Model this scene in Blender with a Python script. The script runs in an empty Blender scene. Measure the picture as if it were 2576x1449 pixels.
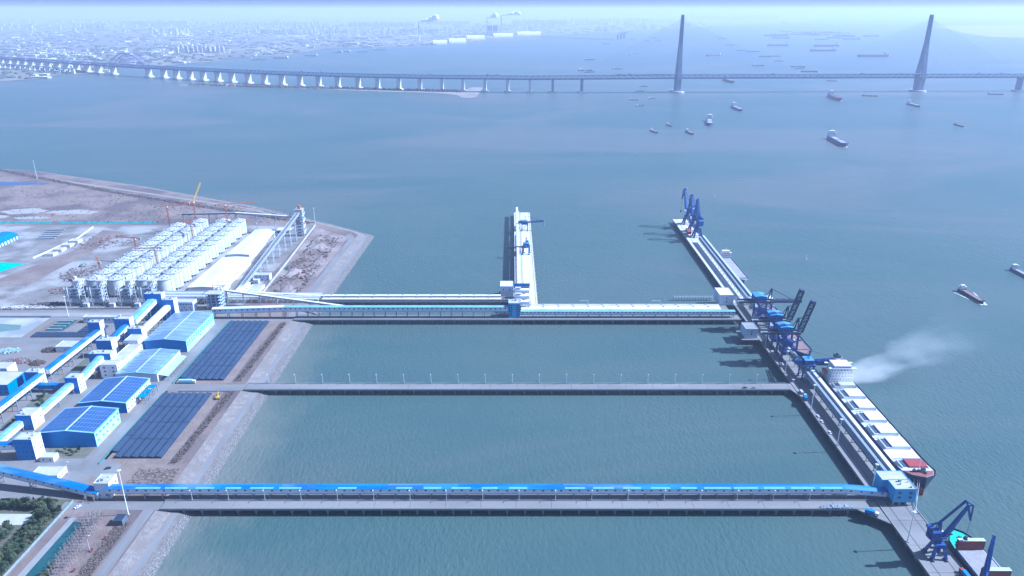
import bpy, math, random
from math import pi, sin, cos, tan, radians, hypot, atan2, sqrt
R = random.Random(11)
S = bpy.context.scene
COL = S.collection

# ------------------------------------------------------------------ camera, sky, sun, exposure
CAM_H = 345.0                       # drone height in metres above the water
PITCH = radians(20.722)
cam_d = bpy.data.cameras.new('camera')
cam_d.sensor_width = 36.0
cam_d.lens = 25.84
cam_d.clip_start = 1.0
cam_d.clip_end = 120000.0
cam = bpy.data.objects.new('camera', cam_d)
cam.location = (0, 0, CAM_H)
cam.rotation_euler = (pi / 2 - PITCH, 0, 0)
COL.objects.link(cam)
S.camera = cam

SUN_ELEV = radians(41.0)
SUN_AZ = radians(90.0 - 4.0)         # compass style, clockwise from +Y: just ahead of due right
w = bpy.data.worlds.new('World'); S.world = w; w.use_nodes = True
nt = w.node_tree; bg = nt.nodes['Background']
sky = nt.nodes.new('ShaderNodeTexSky'); sky.sky_type = 'NISHITA'
sky.sun_disc = False; sky.sun_elevation = SUN_ELEV; sky.sun_rotation = SUN_AZ
sky.altitude = 0; sky.air_density = 1.0; sky.dust_density = 2.5; sky.ozone_density = 3.0
nt.links.new(sky.outputs[0], bg.inputs[0]); bg.inputs[1].default_value = 0.055

sd = bpy.data.lights.new('sun', 'SUN'); sd.energy = 5.0; sd.angle = radians(0.5); sd.color = (1.0, 0.925, 0.83)
sun = bpy.data.objects.new('sun', sd); COL.objects.link(sun)
sx, sy, sz = cos(SUN_ELEV) * sin(SUN_AZ), cos(SUN_ELEV) * cos(SUN_AZ), sin(SUN_ELEV)
from mathutils import Vector, Matrix
sun.rotation_euler = Vector((sx, sy, sz)).to_track_quat('Z', 'Y').to_euler()
sun.location = (800, 400, 900)

vs = S.view_settings
vs.view_transform = 'Standard'; vs.look = 'None'; vs.gamma = 1.0; vs.use_curve_mapping = False
vs.exposure = 1.03
vs.use_white_balance = True; vs.white_balance_temperature = 4650; vs.white_balance_tint = 10
S.cycles.volume_bounces = 1
S.cycles.max_bounces = 5
S.cycles.diffuse_bounces = 2
S.cycles.glossy_bounces = 2
S.cycles.transparent_max_bounces = 8
S.cycles.use_denoising = True
S.cycles.volume_step_rate = 1.0
S.cycles.volume_max_steps = 256
S.cycles.sample_clamp_indirect = 6.0

# ------------------------------------------------------------------ materials
MATS = {}
def M(name, c, c2=None, scale=0.2, rough=0.7, metal=0.0, bump=0.0, bscale=None, lo=0.35, hi=0.65, stretch=None, spec=0.5, c3=None, scale3=0.02, detail=4.0):
    """procedural paint: base colour c mottled with c2 (and broad patches of c3), optional relief"""
    if name in MATS: return MATS[name]
    m = bpy.data.materials.new(name); m.use_nodes = True
    n = m.node_tree.nodes; l = m.node_tree.links
    b = n['Principled BSDF']
    b.inputs['Roughness'].default_value = rough; b.inputs['Metallic'].default_value = metal
    b.inputs['Specular IOR Level'].default_value = spec
    if c2 is None: c2 = tuple(x * 0.86 for x in c)
    g = n.new('ShaderNodeNewGeometry')
    src = g.outputs['Position']
    if stretch:
        mp = n.new('ShaderNodeMapping'); mp.inputs['Scale'].default_value = stretch
        l.new(src, mp.inputs[0]); src = mp.outputs[0]
    t = n.new('ShaderNodeTexNoise'); t.inputs['Scale'].default_value = scale; t.inputs['Detail'].default_value = detail
    t.inputs['Roughness'].default_value = 0.62
    l.new(src, t.inputs['Vector'])
    r = n.new('ShaderNodeValToRGB')
    r.color_ramp.elements[0].position = lo; r.color_ramp.elements[0].color = (*c, 1)
    r.color_ramp.elements[1].position = hi; r.color_ramp.elements[1].color = (*c2, 1)
    l.new(t.outputs['Fac'], r.inputs[0])
    out = r.outputs[0]
    if c3:
        t3 = n.new('ShaderNodeTexNoise'); t3.inputs['Scale'].default_value = scale3; t3.inputs['Detail'].default_value = 5
        l.new(src, t3.inputs['Vector'])
        r3 = n.new('ShaderNodeValToRGB'); r3.color_ramp.elements[0].position = 0.45; r3.color_ramp.elements[1].position = 0.6
        l.new(t3.outputs['Fac'], r3.inputs[0])
        mx = n.new('ShaderNodeMix'); mx.data_type = 'RGBA'
        l.new(r3.outputs[0], mx.inputs[0]); l.new(out, mx.inputs[6]); mx.inputs[7].default_value = (*c3, 1)
        out = mx.outputs[2]
    l.new(out, b.inputs['Base Color'])
    if bump:
        tb = n.new('ShaderNodeTexNoise'); tb.inputs['Scale'].default_value = bscale or scale * 3; tb.inputs['Detail'].default_value = 5
        l.new(src, tb.inputs['Vector'])
        bp = n.new('ShaderNodeBump'); bp.inputs['Strength'].default_value = bump; bp.inputs['Distance'].default_value = 1.0
        l.new(tb.outputs['Fac'], bp.inputs['Height']); l.new(bp.outputs[0], b.inputs['Normal'])
    MATS[name] = m
    return m

white = M('white_paint', (.74, .75, .76), (.64, .655, .67), .15, rough=.55)
whiteroof = M('white_roof_sheet', (.66, .67, .68), (.55, .56, .57), .08, rough=.5, stretch=(1, .25, 1))
silowhite = M('silo_white', (.58, .60, .62), (.47, .495, .52), .22, rough=.45, stretch=(1, 1, .15))
blueroof2 = M('faded_sheet_roof', (.035, .17, .47), (.055, .21, .50), .25, rough=.5, stretch=(.4, 2, 1), c3=(.05, .19, .47), scale3=.05)
blueroof3 = M('dusty_sheet_roof', (.018, .105, .35), (.03, .13, .37), .25, rough=.55, stretch=(.4, 2, 1), c3=(.10, .21, .40), scale3=.06)
blueroof = M('blue_sheet_roof', (.014, .115, .42), (.022, .145, .47), .12, rough=.5, stretch=(.4, 2, 1), c3=(.04, .19, .50), scale3=.03)
skyroof = M('faded_blue_roof', (.16, .33, .56), (.24, .42, .64), .15, rough=.4, stretch=(.5, 1.5, 1))
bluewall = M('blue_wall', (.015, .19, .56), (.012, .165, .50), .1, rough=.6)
cyanwall = M('cyan_wall', (.42, .72, .80), (.36, .66, .76), .1, rough=.6)
palewall = M('pale_wall', (.62, .68, .76), (.55, .62, .72), .12, rough=.65)
cranebl = M('crane_blue', (.012, .055, .24), (.02, .075, .30), .3, rough=.45)
darkst = M('dark_steel', (.03, .045, .075), (.05, .065, .09), .3, rough=.6)
greyst = M('grey_steel', (.26, .30, .36), (.20, .24, .30), .3, rough=.5)
palest = M('galvanised_steel', (.50, .54, .60), (.42, .46, .52), .3, rough=.45)
conc = M('concrete', (.27, .268, .27), (.21, .208, .21), .12, rough=.85, c3=(.24, .235, .235), scale3=.03)
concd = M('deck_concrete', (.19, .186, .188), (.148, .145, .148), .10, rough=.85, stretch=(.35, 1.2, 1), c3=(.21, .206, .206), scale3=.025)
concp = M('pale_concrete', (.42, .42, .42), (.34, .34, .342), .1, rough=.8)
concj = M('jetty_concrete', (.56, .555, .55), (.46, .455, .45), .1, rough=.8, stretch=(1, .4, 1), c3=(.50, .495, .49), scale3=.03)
concs = M('pile_concrete', (.20, .21, .22), (.15, .16, .17), .2, rough=.9)
asph = M('asphalt_road', (.175, .174, .182), (.14, .139, .147), .06, rough=.9, c3=(.20, .199, .205), scale3=.02)
dirt = M('bare_dirt', (.15, .115, .105), (.21, .17, .16), .05, rough=.95, bump=.5, bscale=.3, c3=(.15, .115, .11), scale3=.02)
glass = M('window_glass', (.015, .035, .09), (.02, .05, .12), .5, rough=.12, spec=.8)
wblue = M('blue_window', (.01, .22, .55), (.01, .26, .6), .5, rough=.2)
pvm = M('photovoltaic_cells', (.026, .042, .080), (.034, .052, .096), .06, rough=.30, spec=.5)
pvglare = M('glare_photovoltaic', (.13, .19, .32), (.18, .25, .39), .05, rough=.3, c3=(.22, .30, .45), scale3=.03)  # glare on the panels painted in as a paler cell colour
pvblue = M('blue_photovoltaic', (.035, .075, .21), (.05, .10, .26), .06, rough=.28)
alu = M('aluminium_frame', (.62, .64, .66), None, .3, rough=.4, metal=.3)
redp = M('red_paint', (.30, .045, .05), (.25, .04, .045), .3, rough=.5)
maroon = M('maroon_paint', (.17, .018, .030), (.14, .015, .025), .3, rough=.6)
redhull = M('red_boottop', (.52, .10, .08), (.42, .08, .07), .2, rough=.6)
navy = M('navy_hull', (.010, .022, .055), (.016, .03, .07), .1, rough=.45)
blackm = M('black_rubber', (.012, .012, .015), None, .3, rough=.8)
orange = M('orange_paint', (.50, .17, .07), (.44, .14, .06), .3, rough=.6)
yellow = M('yellow_paint', (.65, .42, .05), None, .3, rough=.5)
greend = M('green_deck', (.03, .38, .27), (.04, .46, .34), .3, rough=.6)
tealm = M('teal_netting', (.05, .25, .25), (.04, .18, .19), .4, rough=.9, bump=.6)
rock = M('rip_rap_rock', (.25, .24, .24), (.15, .145, .15), .7, rough=.95, bump=.4)
bark = M('pale_bark', (.36, .33, .33), (.27, .25, .25), 1.0, rough=.95)
barkd = M('brown_bark', (.09, .07, .055), None, 1.0, rough=.95)
greycargo = M('grey_cargo', (.30, .29, .31), (.24, .23, .25), .1, rough=.95, bump=.4)

# ------------------------------------------------------------------ mesh builder
BOXF = [(0, 3, 2, 1), (4, 5, 6, 7), (0, 1, 5, 4), (1, 2, 6, 5), (2, 3, 7, 6), (3, 0, 4, 7)]
class MB:
    def __init__(s): s.v = []; s.f = []
    def add(s, vs_, fs):
        n = len(s.v); s.v.extend(vs_); s.f.extend([tuple(i + n for i in f) for f in fs]); return s
    def box(s, x0, x1, y0, y1, z0, z1):
        return s.add([(x0, y0, z0), (x1, y0, z0), (x1, y1, z0), (x0, y1, z0), (x0, y0, z1), (x1, y0, z1), (x1, y1, z1), (x0, y1, z1)], BOXF)
    def taper(s, x0, x1, y0, y1, z0, z1, k=0.7, kx=None):
        kx = k if kx is None else kx
        cx, cy = (x0 + x1) / 2, (y0 + y1) / 2; a, b = (x1 - x0) / 2 * kx, (y1 - y0) / 2 * k
        return s.add([(x0, y0, z0), (x1, y0, z0), (x1, y1, z0), (x0, y1, z0), (cx - a, cy - b, z1), (cx + a, cy - b, z1), (cx + a, cy + b, z1), (cx - a, cy + b, z1)], BOXF)
    def bar(s, p, q, wd, ht=None):
        ht = ht or wd
        p = Vector(p); q = Vector(q); d = q - p
        if d.length < 1e-6: return s
        d.normalize(); up = Vector((0, 0, 1)) if abs(d.z) < .98 else Vector((0, 1, 0))
        a = d.cross(up).normalized() * (wd / 2); b = a.cross(d).normalized() * (ht / 2)
        return s.add([tuple(p - a - b), tuple(p + a - b), tuple(p + a + b), tuple(p - a + b), tuple(q - a - b), tuple(q + a - b), tuple(q + a + b), tuple(q - a + b)],
                     [(0, 1, 2, 3), (7, 6, 5, 4), (4, 5, 1, 0), (5, 6, 2, 1), (6, 7, 3, 2), (7, 4, 0, 3)])
    def tube(s, p, q, r, r2=None, n=8, cap=True):
        r2 = r if r2 is None else r2
        p = Vector(p); q = Vector(q); d = (q - p).normalized()
        up = Vector((0, 0, 1)) if abs(d.z) < .98 else Vector((1, 0, 0))
        a = d.cross(up).normalized(); b = d.cross(a).normalized()
        V = []
        for c_, rr in ((p, r), (q, r2)):
            for i in range(n):
                th = 2 * pi * i / n; V.append(tuple(c_ + (a * cos(th) + b * sin(th)) * rr))
        Fc = [(i, i + n, (i + 1) % n + n, (i + 1) % n) for i in range(n)]
        if cap: Fc += [tuple(range(n)), tuple(range(2 * n - 1, n - 1, -1))]
        return s.add(V, Fc)
    def lathe(s, prof, n=24, cx=0, cy=0, cap=True):
        V = []; Fc = []
        for r, z in prof:
            for i in range(n):
                th = 2 * pi * i / n; V.append((cx + r * cos(th), cy + r * sin(th), z))
        for k in range(len(prof) - 1):
            for i in range(n):
                j = (i + 1) % n; Fc.append((k * n + i, k * n + j, (k + 1) * n + j, (k + 1) * n + i))
        if cap: Fc += [tuple(range(n - 1, -1, -1)), tuple(range((len(prof) - 1) * n, len(prof) * n))]
        return s.add(V, Fc)
    def prism(s, poly, z0, z1):
        n = len(poly)
        A = sum(poly[i][0] * poly[(i + 1) % n][1] - poly[(i + 1) % n][0] * poly[i][1] for i in range(n))
        if A < 0: poly = poly[::-1]
        V = [(x, y, z0) for x, y in poly] + [(x, y, z1) for x, y in poly]
        Fc = [tuple(range(n - 1, -1, -1)), tuple(range(n, 2 * n))] + [(i, (i + 1) % n, (i + 1) % n + n, i + n) for i in range(n)]
        return s.add(V, Fc)
    def sheet(s, poly, z):
        n = len(poly)
        A = sum(poly[i][0] * poly[(i + 1) % n][1] - poly[(i + 1) % n][0] * poly[i][1] for i in range(n))
        if A < 0: poly = poly[::-1]
        return s.add([(x, y, z) for x, y in poly], [tuple(range(n))])
    def extr(s, sec, y0, y1, axis='y'):
        """section [(u,z)] (counter-clockwise seen from -y) swept along y (or x)"""
        n = len(sec)
        if axis == 'y': V = [(u, y0, z) for u, z in sec] + [(u, y1, z) for u, z in sec]
        else: V = [(y0, -u, z) for u, z in sec] + [(y1, -u, z) for u, z in sec]
        Fc = [tuple(range(n)), tuple(range(2 * n - 1, n - 1, -1))] + [(i, i + n, (i + 1) % n + n, (i + 1) % n) for i in range(n)]
        return s.add(V, Fc)
    def truss(s, p, q, wd, ht, t, n, n2=None):
        """box lattice girder from p to q"""
        p = Vector(p); q = Vector(q); d = (q - p); L = d.length; d.normalize()
        up = Vector((0, 0, 1)) if abs(d.z) < .95 else Vector((0, 1, 0))
        a = d.cross(up).normalized(); b = a.cross(d).normalized()
        C = [a * (i * wd / 2) + b * (j * ht / 2) for i, j in ((-1, -1), (1, -1), (1, 1), (-1, 1))]
        for c_ in C: s.bar(p + c_, q + c_, t)
        for k in range(n):
            u, v = p + d * (L * k / n), p + d * (L * (k + 1) / n)
            for i in range(4):
                j = (i + 1) % 4
                if k % 2: i, j = j, i
                s.bar(u + C[i], v + C[j], t * .7); s.bar(u + C[i], u + C[j], t * .7)
        return s
    def mesh(s, name, smooth=False):
        m = bpy.data.meshes.new(name); m.from_pydata(s.v, [], s.f); m.update()
        if smooth: m.shade_smooth()
        return m
    def obj(s, name, mat, parent=None, loc=None, smooth=False):
        m = s.mesh(name, smooth); m.materials.append(mat)
        return mobj(name, m, parent, loc)

def mobj(name, mesh, parent=None, loc=None, rz=0, scale=None):
    o = bpy.data.objects.new(name, mesh); COL.objects.link(o)
    if parent is not None: o.parent = parent
    if loc is not None: o.location = loc
    if rz: o.rotation_euler = (0, 0, rz)
    if scale is not None: o.scale = scale
    return o
def tag(o, label=None, cat=None, group=None, kind=None):
    if label: o['label'] = label
    if cat: o['category'] = cat
    if group: o['group'] = group
    if kind: o['kind'] = kind
    return o
def thing(name, label, cat, loc=(0, 0, 0), rz=0, group=None):
    o = bpy.data.objects.new(name, None); COL.objects.link(o)
    o.empty_display_size = 2
    o.location = loc; o.rotation_euler = (0, 0, rz)
    return tag(o, label, cat, group)
def copy_tree(o, parent=None):
    c = o.copy(); COL.objects.link(c)
    if parent is not None: c.parent = parent
    for ch in o.children: copy_tree(ch, c)
    return c
def clone(o, loc, rz=0, label=None, scale=None):
    c = copy_tree(o); c.location = loc; c.rotation_euler = (0, 0, rz)
    if label: c['label'] = label
    if scale: c.scale = scale
    return c
def struct(name, mb, mat):
    return tag(mb.obj(name, mat), kind='structure')
_unit = {}
def unit_box(mat):
    """shared unit cube centred on its base, for many alike pieces"""
    if mat.name not in _unit:
        m = MB().box(-.5, .5, -.5, .5, 0, 1).mesh('piece'); m.materials.append(mat); _unit[mat.name] = m
    return _unit[mat.name]
def piece(name, mat, parent, cx, cy, z0, sx_, sy_, sz_, rz=0):
    return mobj(name, unit_box(mat), parent, (cx, cy, z0), rz, (sx_, sy_, sz_))

# pixel of the photograph (in a 2576 wide frame) to a point at height z
SP, CP, FPX = sin(PITCH), cos(PITCH), 1849.0
def P(x, y, z=0.0):
    a = (x - 1288) / FPX; b = -(y - 724.5) / FPX
    t = (z - CAM_H) / (-SP + b * CP)
    return (a * t, (CP + b * SP) * t, z)
def hgt(Y, yt):
    b = -(yt - 724.5) / FPX
    return CAM_H + Y * (-SP + b * CP) / (CP + b * SP)
ZL, ZD = 5.0, 6.0      # land level, pier deck level
# ------------------------------------------------------------------ water, land, roads
def water_mat():
    m = bpy.data.materials.new('river_water'); m.use_nodes = True
    n = m.node_tree.nodes; l = m.node_tree.links; b = n['Principled BSDF']
    g = n.new('ShaderNodeNewGeometry')
    t = n.new('ShaderNodeTexNoise'); t.inputs['Scale'].default_value = .0045; t.inputs['Detail'].default_value = 5; t.inputs['Distortion'].default_value = .6
    mp = n.new('ShaderNodeMapping'); mp.inputs['Scale'].default_value = (.45, 1, 1); mp.inputs['Rotation'].default_value = (0, 0, .5)
    l.new(g.outputs['Position'], mp.inputs[0]); l.new(mp.outputs[0], t.inputs['Vector'])
    r = n.new('ShaderNodeValToRGB')
    r.color_ramp.elements[0].position = .3; r.color_ramp.elements[0].color = (.054, .100, .100, 1)
    r.color_ramp.elements[1].position = .7; r.color_ramp.elements[1].color = (.078, .112, .108, 1)
    l.new(t.outputs['Fac'], r.inputs[0])
    # silt brought up along the stone bank
    sp = n.new('ShaderNodeSeparateXYZ'); l.new(g.outputs['Position'], sp.inputs[0])
    mr = n.new('ShaderNodeMapRange'); mr.inputs['From Min'].default_value = -238; mr.inputs['From Max'].default_value = -185
    mr.inputs['To Min'].default_value = 1; mr.inputs['To Max'].default_value = 0
    t2 = n.new('ShaderNodeTexNoise'); t2.inputs['Scale'].default_value = .02; t2.inputs['Detail'].default_value = 6
    l.new(g.outputs['Position'], t2.inputs['Vector'])
    ma = n.new('ShaderNodeMath'); ma.operation = 'MULTIPLY_ADD'; ma.inputs[1].default_value = 90; l.new(t2.outputs['Fac'], ma.inputs[0]); l.new(sp.outputs[0], ma.inputs[2])
    m2 = n.new('ShaderNodeMath'); m2.operation = 'SUBTRACT'; m2.inputs[1].default_value = 45; l.new(ma.outputs[0], m2.inputs[0])
    l.new(m2.outputs[0], mr.inputs['Value'])
    mx = n.new('ShaderNodeMix'); mx.data_type = 'RGBA'; mx.inputs[7].default_value = (.165, .172, .15, 1)
    my = n.new('ShaderNodeMapRange'); my.inputs['From Min'].default_value = 560; my.inputs['From Max'].default_value = 1000; my.inputs['To Min'].default_value = .75; my.inputs['To Max'].default_value = 0; l.new(sp.outputs[1], my.inputs['Value'])
    sc = n.new('ShaderNodeMath'); sc.operation = 'MULTIPLY'; l.new(my.outputs[0], sc.inputs[1]); l.new(mr.outputs[0], sc.inputs[0])
    l.new(sc.outputs[0], mx.inputs[0]); l.new(r.outputs[0], mx.inputs[6])
    t4 = n.new('ShaderNodeTexNoise'); t4.inputs['Scale'].default_value = .0011; t4.inputs['Detail'].default_value = 7; t4.inputs['Distortion'].default_value = 1.4; t4.inputs['Roughness'].default_value = .55
    mp4 = n.new('ShaderNodeMapping'); mp4.inputs['Scale'].default_value = (.8, 1.5, 1); mp4.inputs['Rotation'].default_value = (0, 0, -.35); l.new(g.outputs['Position'], mp4.inputs[0]); l.new(mp4.outputs[0], t4.inputs['Vector'])
    r4 = n.new('ShaderNodeValToRGB'); r4.color_ramp.elements[0].position = .47; r4.color_ramp.elements[1].position = .62; l.new(t4.outputs['Fac'], r4.inputs[0])
    m4 = n.new('ShaderNodeMix'); m4.data_type = 'RGBA'; m4.inputs[7].default_value = (.140, .136, .134, 1)
    k4 = n.new('ShaderNodeMath'); k4.operation = 'MULTIPLY'; k4.inputs[1].default_value = .5; l.new(r4.outputs[0], k4.inputs[0]); l.new(k4.outputs[0], m4.inputs[0]); l.new(mx.outputs[2], m4.inputs[6])
    l.new(m4.outputs[2], b.inputs['Base Color'])
    b.inputs['Roughness'].default_value = .32; b.inputs['IOR'].default_value = 1.33; b.inputs['Specular IOR Level'].default_value = .38
    # wind ripples in two sizes
    bp0 = None
    for sc_, st, str_, rot in ((.34, (1, .45, 1), .55, .55), (.08, (1, .5, 1), .40, .35)):
        mp2 = n.new('ShaderNodeMapping'); mp2.inputs['Scale'].default_value = st; mp2.inputs['Rotation'].default_value = (0, 0, rot)
        l.new(g.outputs['Position'], mp2.inputs[0])
        tn = n.new('ShaderNodeTexNoise'); tn.inputs['Scale'].default_value = sc_; tn.inputs['Detail'].default_value = 4; tn.inputs['Roughness'].default_value = .6
        l.new(mp2.outputs[0], tn.inputs['Vector'])
        bp = n.new('ShaderNodeBump'); bp.inputs['Strength'].default_value = str_; bp.inputs['Distance'].default_value = 1.2
        l.new(tn.outputs['Fac'], bp.inputs['Height'])
        wn = n.new('ShaderNodeTexNoise'); wn.inputs['Scale'].default_value = .006; wn.inputs['Detail'].default_value = 4; l.new(mp2.outputs[0], wn.inputs['Vector'])
        wr = n.new('ShaderNodeMapRange'); wr.inputs['From Min'].default_value = .35; wr.inputs['From Max'].default_value = .65; wr.inputs['To Min'].default_value = str_ * .35; wr.inputs['To Max'].default_value = str_ * 1.5
        l.new(wn.outputs['Fac'], wr.inputs['Value']); l.new(wr.outputs[0], bp.inputs['Strength'])
        if bp0: l.new(bp0.outputs[0], bp.inputs['Normal'])
        bp0 = bp
    l.new(bp0.outputs[0], b.inputs['Normal'])
    return m
wm = MB().sheet([(-60000, -3000), (60000, -3000), (60000, 75000), (-60000, 75000)], 0)
struct('water', wm, water_mat())

fieldm = M('dry_field', (.165, .125, .112), (.215, .17, .152), .035, rough=.95, bump=.6, bscale=.25, c3=(.105, .083, .085), scale3=.012, detail=8)
yardm = M('pale_yard', (.20, .188, .186), (.125, .112, .108), .03, rough=.95, bump=.6, bscale=.3, c3=(.29, .282, .28), scale3=.02, detail=8)
# the port's land: the ground sheet with the embankment foot inside it
SHORE = [(-259, 300), (-259, 795), (-257, 900), (-249, 1142), (-262, 1160), (-336, 1212), (-484, 1322), (-776, 1494), (-1082, 1644), (-1190, 1672), (-1700, 1850), (-4000, 2600), (-4000, 300)]
struct('ground', MB().sheet(SHORE, ZL), fieldm)
# sloping bank: crest -> terrace -> foot, swept along the shoreline
def bank(name, line, mat):
    """line: [((x,y,z) crest, (x,y,z) foot)]"""
    b = MB(); n = 6
    for i in range(len(line) - 1):
        (a0, f0), (a1, f1) = line[i], line[i + 1]
        b.add([a0, f0, f1, a1], [(0, 1, 2, 3)])
    return struct(name, b, mat)
def strip(x0, x1, z0, z1, ys):
    return [((x0(y), y, z0), (x1(y), y, z1)) for y in ys]
CR = lambda y: -259 + (0 if y < 795 else (y - 795) * .029)
YS = [300, 430, 560, 700, 795, 900, 1020, 1142]
revm = M('stone_revetment', (.24, .215, .205), (.165, .145, .14), .2, rough=.95, bump=.6, bscale=.8, c3=(.175, .155, .148), scale3=.06)
bermm = M('berm_track', (.20, .195, .203), (.155, .148, .152), .06, rough=.95, stretch=(2, .3, 1))
footm = M('bank_foot', (.16, .148, .143), (.11, .10, .098), .3, rough=.95, bump=.6)
bank('embankment_slope', strip(CR, lambda y: CR(y) + 11, ZL, 3.2, YS), revm)
bank('embankment_terrace', strip(lambda y: CR(y) + 11, lambda y: CR(y) + 16.5, 3.2, 2.9, YS), bermm)
bank('embankment_foot', strip(lambda y: CR(y) + 16.5, lambda y: CR(y) + 29, 2.9, -1.5, YS), footm)
NL = [(-249, 1142), (-262, 1160), (-336, 1212), (-484, 1322), (-776, 1494), (-1082, 1644), (-1190, 1672), (-1700, 1850), (-4000, 2600)]
NF = [(-221, 1142), (-224, 1154), (-318, 1232), (-470, 1342), (-766, 1514), (-1074, 1664), (-1184, 1692), (-1694, 1872), (-3990, 2625)]
bank('north_embankment', [((a[0], a[1], ZL), (f[0], f[1], -1.5)) for a, f in zip(NL, NF)], revm)
def flat(name, poly, dz, mat): return struct(name, MB().sheet(poly, ZL + dz), mat)
def rect(x0, x1, y0, y1): return [(x0, y0), (x1, y0), (x1, y1), (x0, y1)]
flat('construction_yard', [(-1400, 830), (-331, 822), (-331, 1192), (-1400, 1192)], .03, yardm)
flat('dirt_track', [(-700, 906), (-640, 906), (-632, 1060), (-640, 1160), (-676, 1170), (-662, 1060)], .06, dirt)
flat('spoil_field', [(-318, 850), (-266, 850), (-262, 1128), (-327, 1185)], .03, M('dug_earth', (.20, .155, .142), (.12, .092, .09), .05, rough=.95, bump=.9, bscale=.15, c3=(.26, .22, .21), scale3=.018, detail=9))
flat('embankment_road', [(-266, 800), (-257, 800), (-249, 1120), (-262, 1150), (-268, 1140), (-259, 1110)], .06, bermm)
flat('coast_road', [(-1500, 1203), (-331, 1199), (-331, 1193), (-1500, 1196)], .06, asph)
flat('north_track', [(-1190, 1655), (-480, 1304), (-340, 1203), (-333, 1205), (-478, 1312), (-1186, 1663)], .06, M('gravel_track', (.26, .235, .225), (.21, .185, .178), .1, rough=.95))
flat('warehouse_yard', [(-700, 455), (-328, 455), (-328, 822), (-700, 822)], .03, M('works_yard', (.20, .20, .205), (.15, .145, .15), .03, rough=.9, c3=(.18, .155, .142), scale3=.02, detail=7))
flat('service_road', [(-341.5, 500), (-330.5, 500), (-330, 795), (-341, 795)], .06, asph)
flat('access_road', [(-700, 492), (-345, 492), (-316, 478), (-322, 462), (-312, 462), (-312, 500), (-341, 512), (-700, 503)], .075, asph)
flat('middle_road', rect(-331, -255, 622, 634), .065, concd)
flat('north_road', rect(-331, -255, 790, 798), .065, concd)
flat('front_road', [(-330, 443), (-255, 442.5), (-255, 452), (-330, 452)], .065, concd)
flat('yard_road', rect(-1000, -452, 804, 815), .06, M('pale_road', (.26, .25, .255), (.22, .21, .215), .05, rough=.9))
flat('railway_road', rect(-1000, -474, 727, 738), .06, asph)
flat('solar_gravel', rect(-329, -274, 637, 790), .03, M('brown_soil', (.165, .128, .115), (.215, .172, .155), .08, rough=.95, bump=.5, bscale=.5))
flat('solar_gravel_south', rect(-330, -274, 500, 621), .03, MATS['brown_soil'])
flat('ditch_scrub', [(-276, 500), (-270, 500), (-266, 620), (-271, 620)], .05, M('scrub_soil', (.075, .065, .07), (.13, .105, .10), .15, rough=1, bump=1, bscale=.6))
flat('ditch_scrub_north', [(-274, 640), (-268, 640), (-264, 785), (-270, 785)], .05, MATS['scrub_soil'])
flat('crest_road', [(-269, 300), (-261.5, 300), (-260, 443), (-268, 443)], .06, bermm)
flat('berm_scrub', [(-280, 300), (-270, 300), (-270, 430), (-276, 430)], .045, MATS['scrub_soil'])
flat('grove_soil', rect(-298, -280, 300, 437), .03, M('leaf_litter', (.20, .15, .135), (.14, .105, .098), .12, rough=.95, bump=.6, bscale=.5))
flat('canal', [(-314, 300), (-298.5, 300), (-303.5, 428), (-312, 430)], .035, M('canal_water', (.02, .075, .085), (.03, .09, .10), .05, rough=.15))
flat('canal_bank', [(-320, 300), (-314, 300), (-311.5, 435), (-316, 435)], .05, conc)
flat('parking_lot', [(-600, 426), (-345, 426), (-343.5, 420), (-346, 300), (-341, 300), (-338.5, 424), (-341, 438), (-600, 441)], .05, concp)
flat('grove_lawn', rect(-600, -326, 300, 455), .03, M('dark_grass', (.075, .085, .055), (.11, .10, .07), .1, rough=1, bump=.6, bscale=.6))  # dark grass, mottled green and brown
flat('salt_pond', rect(-1000, -545, 744, 798), .04, M('pale_silt', (.40, .405, .41), (.32, .325, .33), .04, rough=.8, c3=(.22, .24, .25), scale3=.02))
flat('green_pond', [(-560, 765), (-566, 778), (-620, 785), (-700, 780), (-700, 758), (-580, 758)], .07, M('pond_water', (.12, .19, .19), (.14, .21, .20), .05, rough=.1))
flat('turquoise_pond', [(-900, 950), (-712, 954), (-697, 1000), (-740, 1003), (-900, 1003)], .08, M('turquoise_water', (.02, .42, .40), (.03, .48, .46), .05, rough=.2))
flat('blue_pool', [(-1100, 1496), (-1030, 1500), (-965, 1512), (-975, 1522), (-1050, 1530), (-1120, 1540)], .05, M('marsh_water', (.03, .07, .17), (.04, .09, .2), .05, rough=.1))
for i, (cx, cy, rx, ry) in enumerate([(-790, 1284, 46, 16), (-880, 1290, 40, 20), (-840, 1245, 34, 9), (-920, 1250, 40, 14)]):
    flat('sand_patch', [(cx + rx * cos(a * pi / 8) * (1 + .2 * sin(a * 2.3 + i)), cy + ry * sin(a * pi / 8) * (1 + .15 * cos(a * 1.7))) for a in range(16)], .07 + i * .02, M('loose_sand', (.31, .275, .262), (.27, .29, .295), .03, rough=.95))

# ------------------------------------------------------------------ haze
hm = bpy.data.materials.new('haze'); hm.use_nodes = True
hn = hm.node_tree.nodes; hl = hm.node_tree.links
hn.remove(hn['Principled BSDF'])
pv = hn.new('ShaderNodeVolumePrincipled')
pv.inputs['Color'].default_value = (.70, .77, 1.0, 1); pv.inputs['Density'].default_value = .000074; pv.inputs['Anisotropy'].default_value = .15
hl.new(pv.outputs[0], hn['Material Output'].inputs['Volume'])
hz = MB().box(-64000, 64000, -4000, 79000, -3, 450).obj('haze', hm); tag(hz, kind='stuff')
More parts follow.
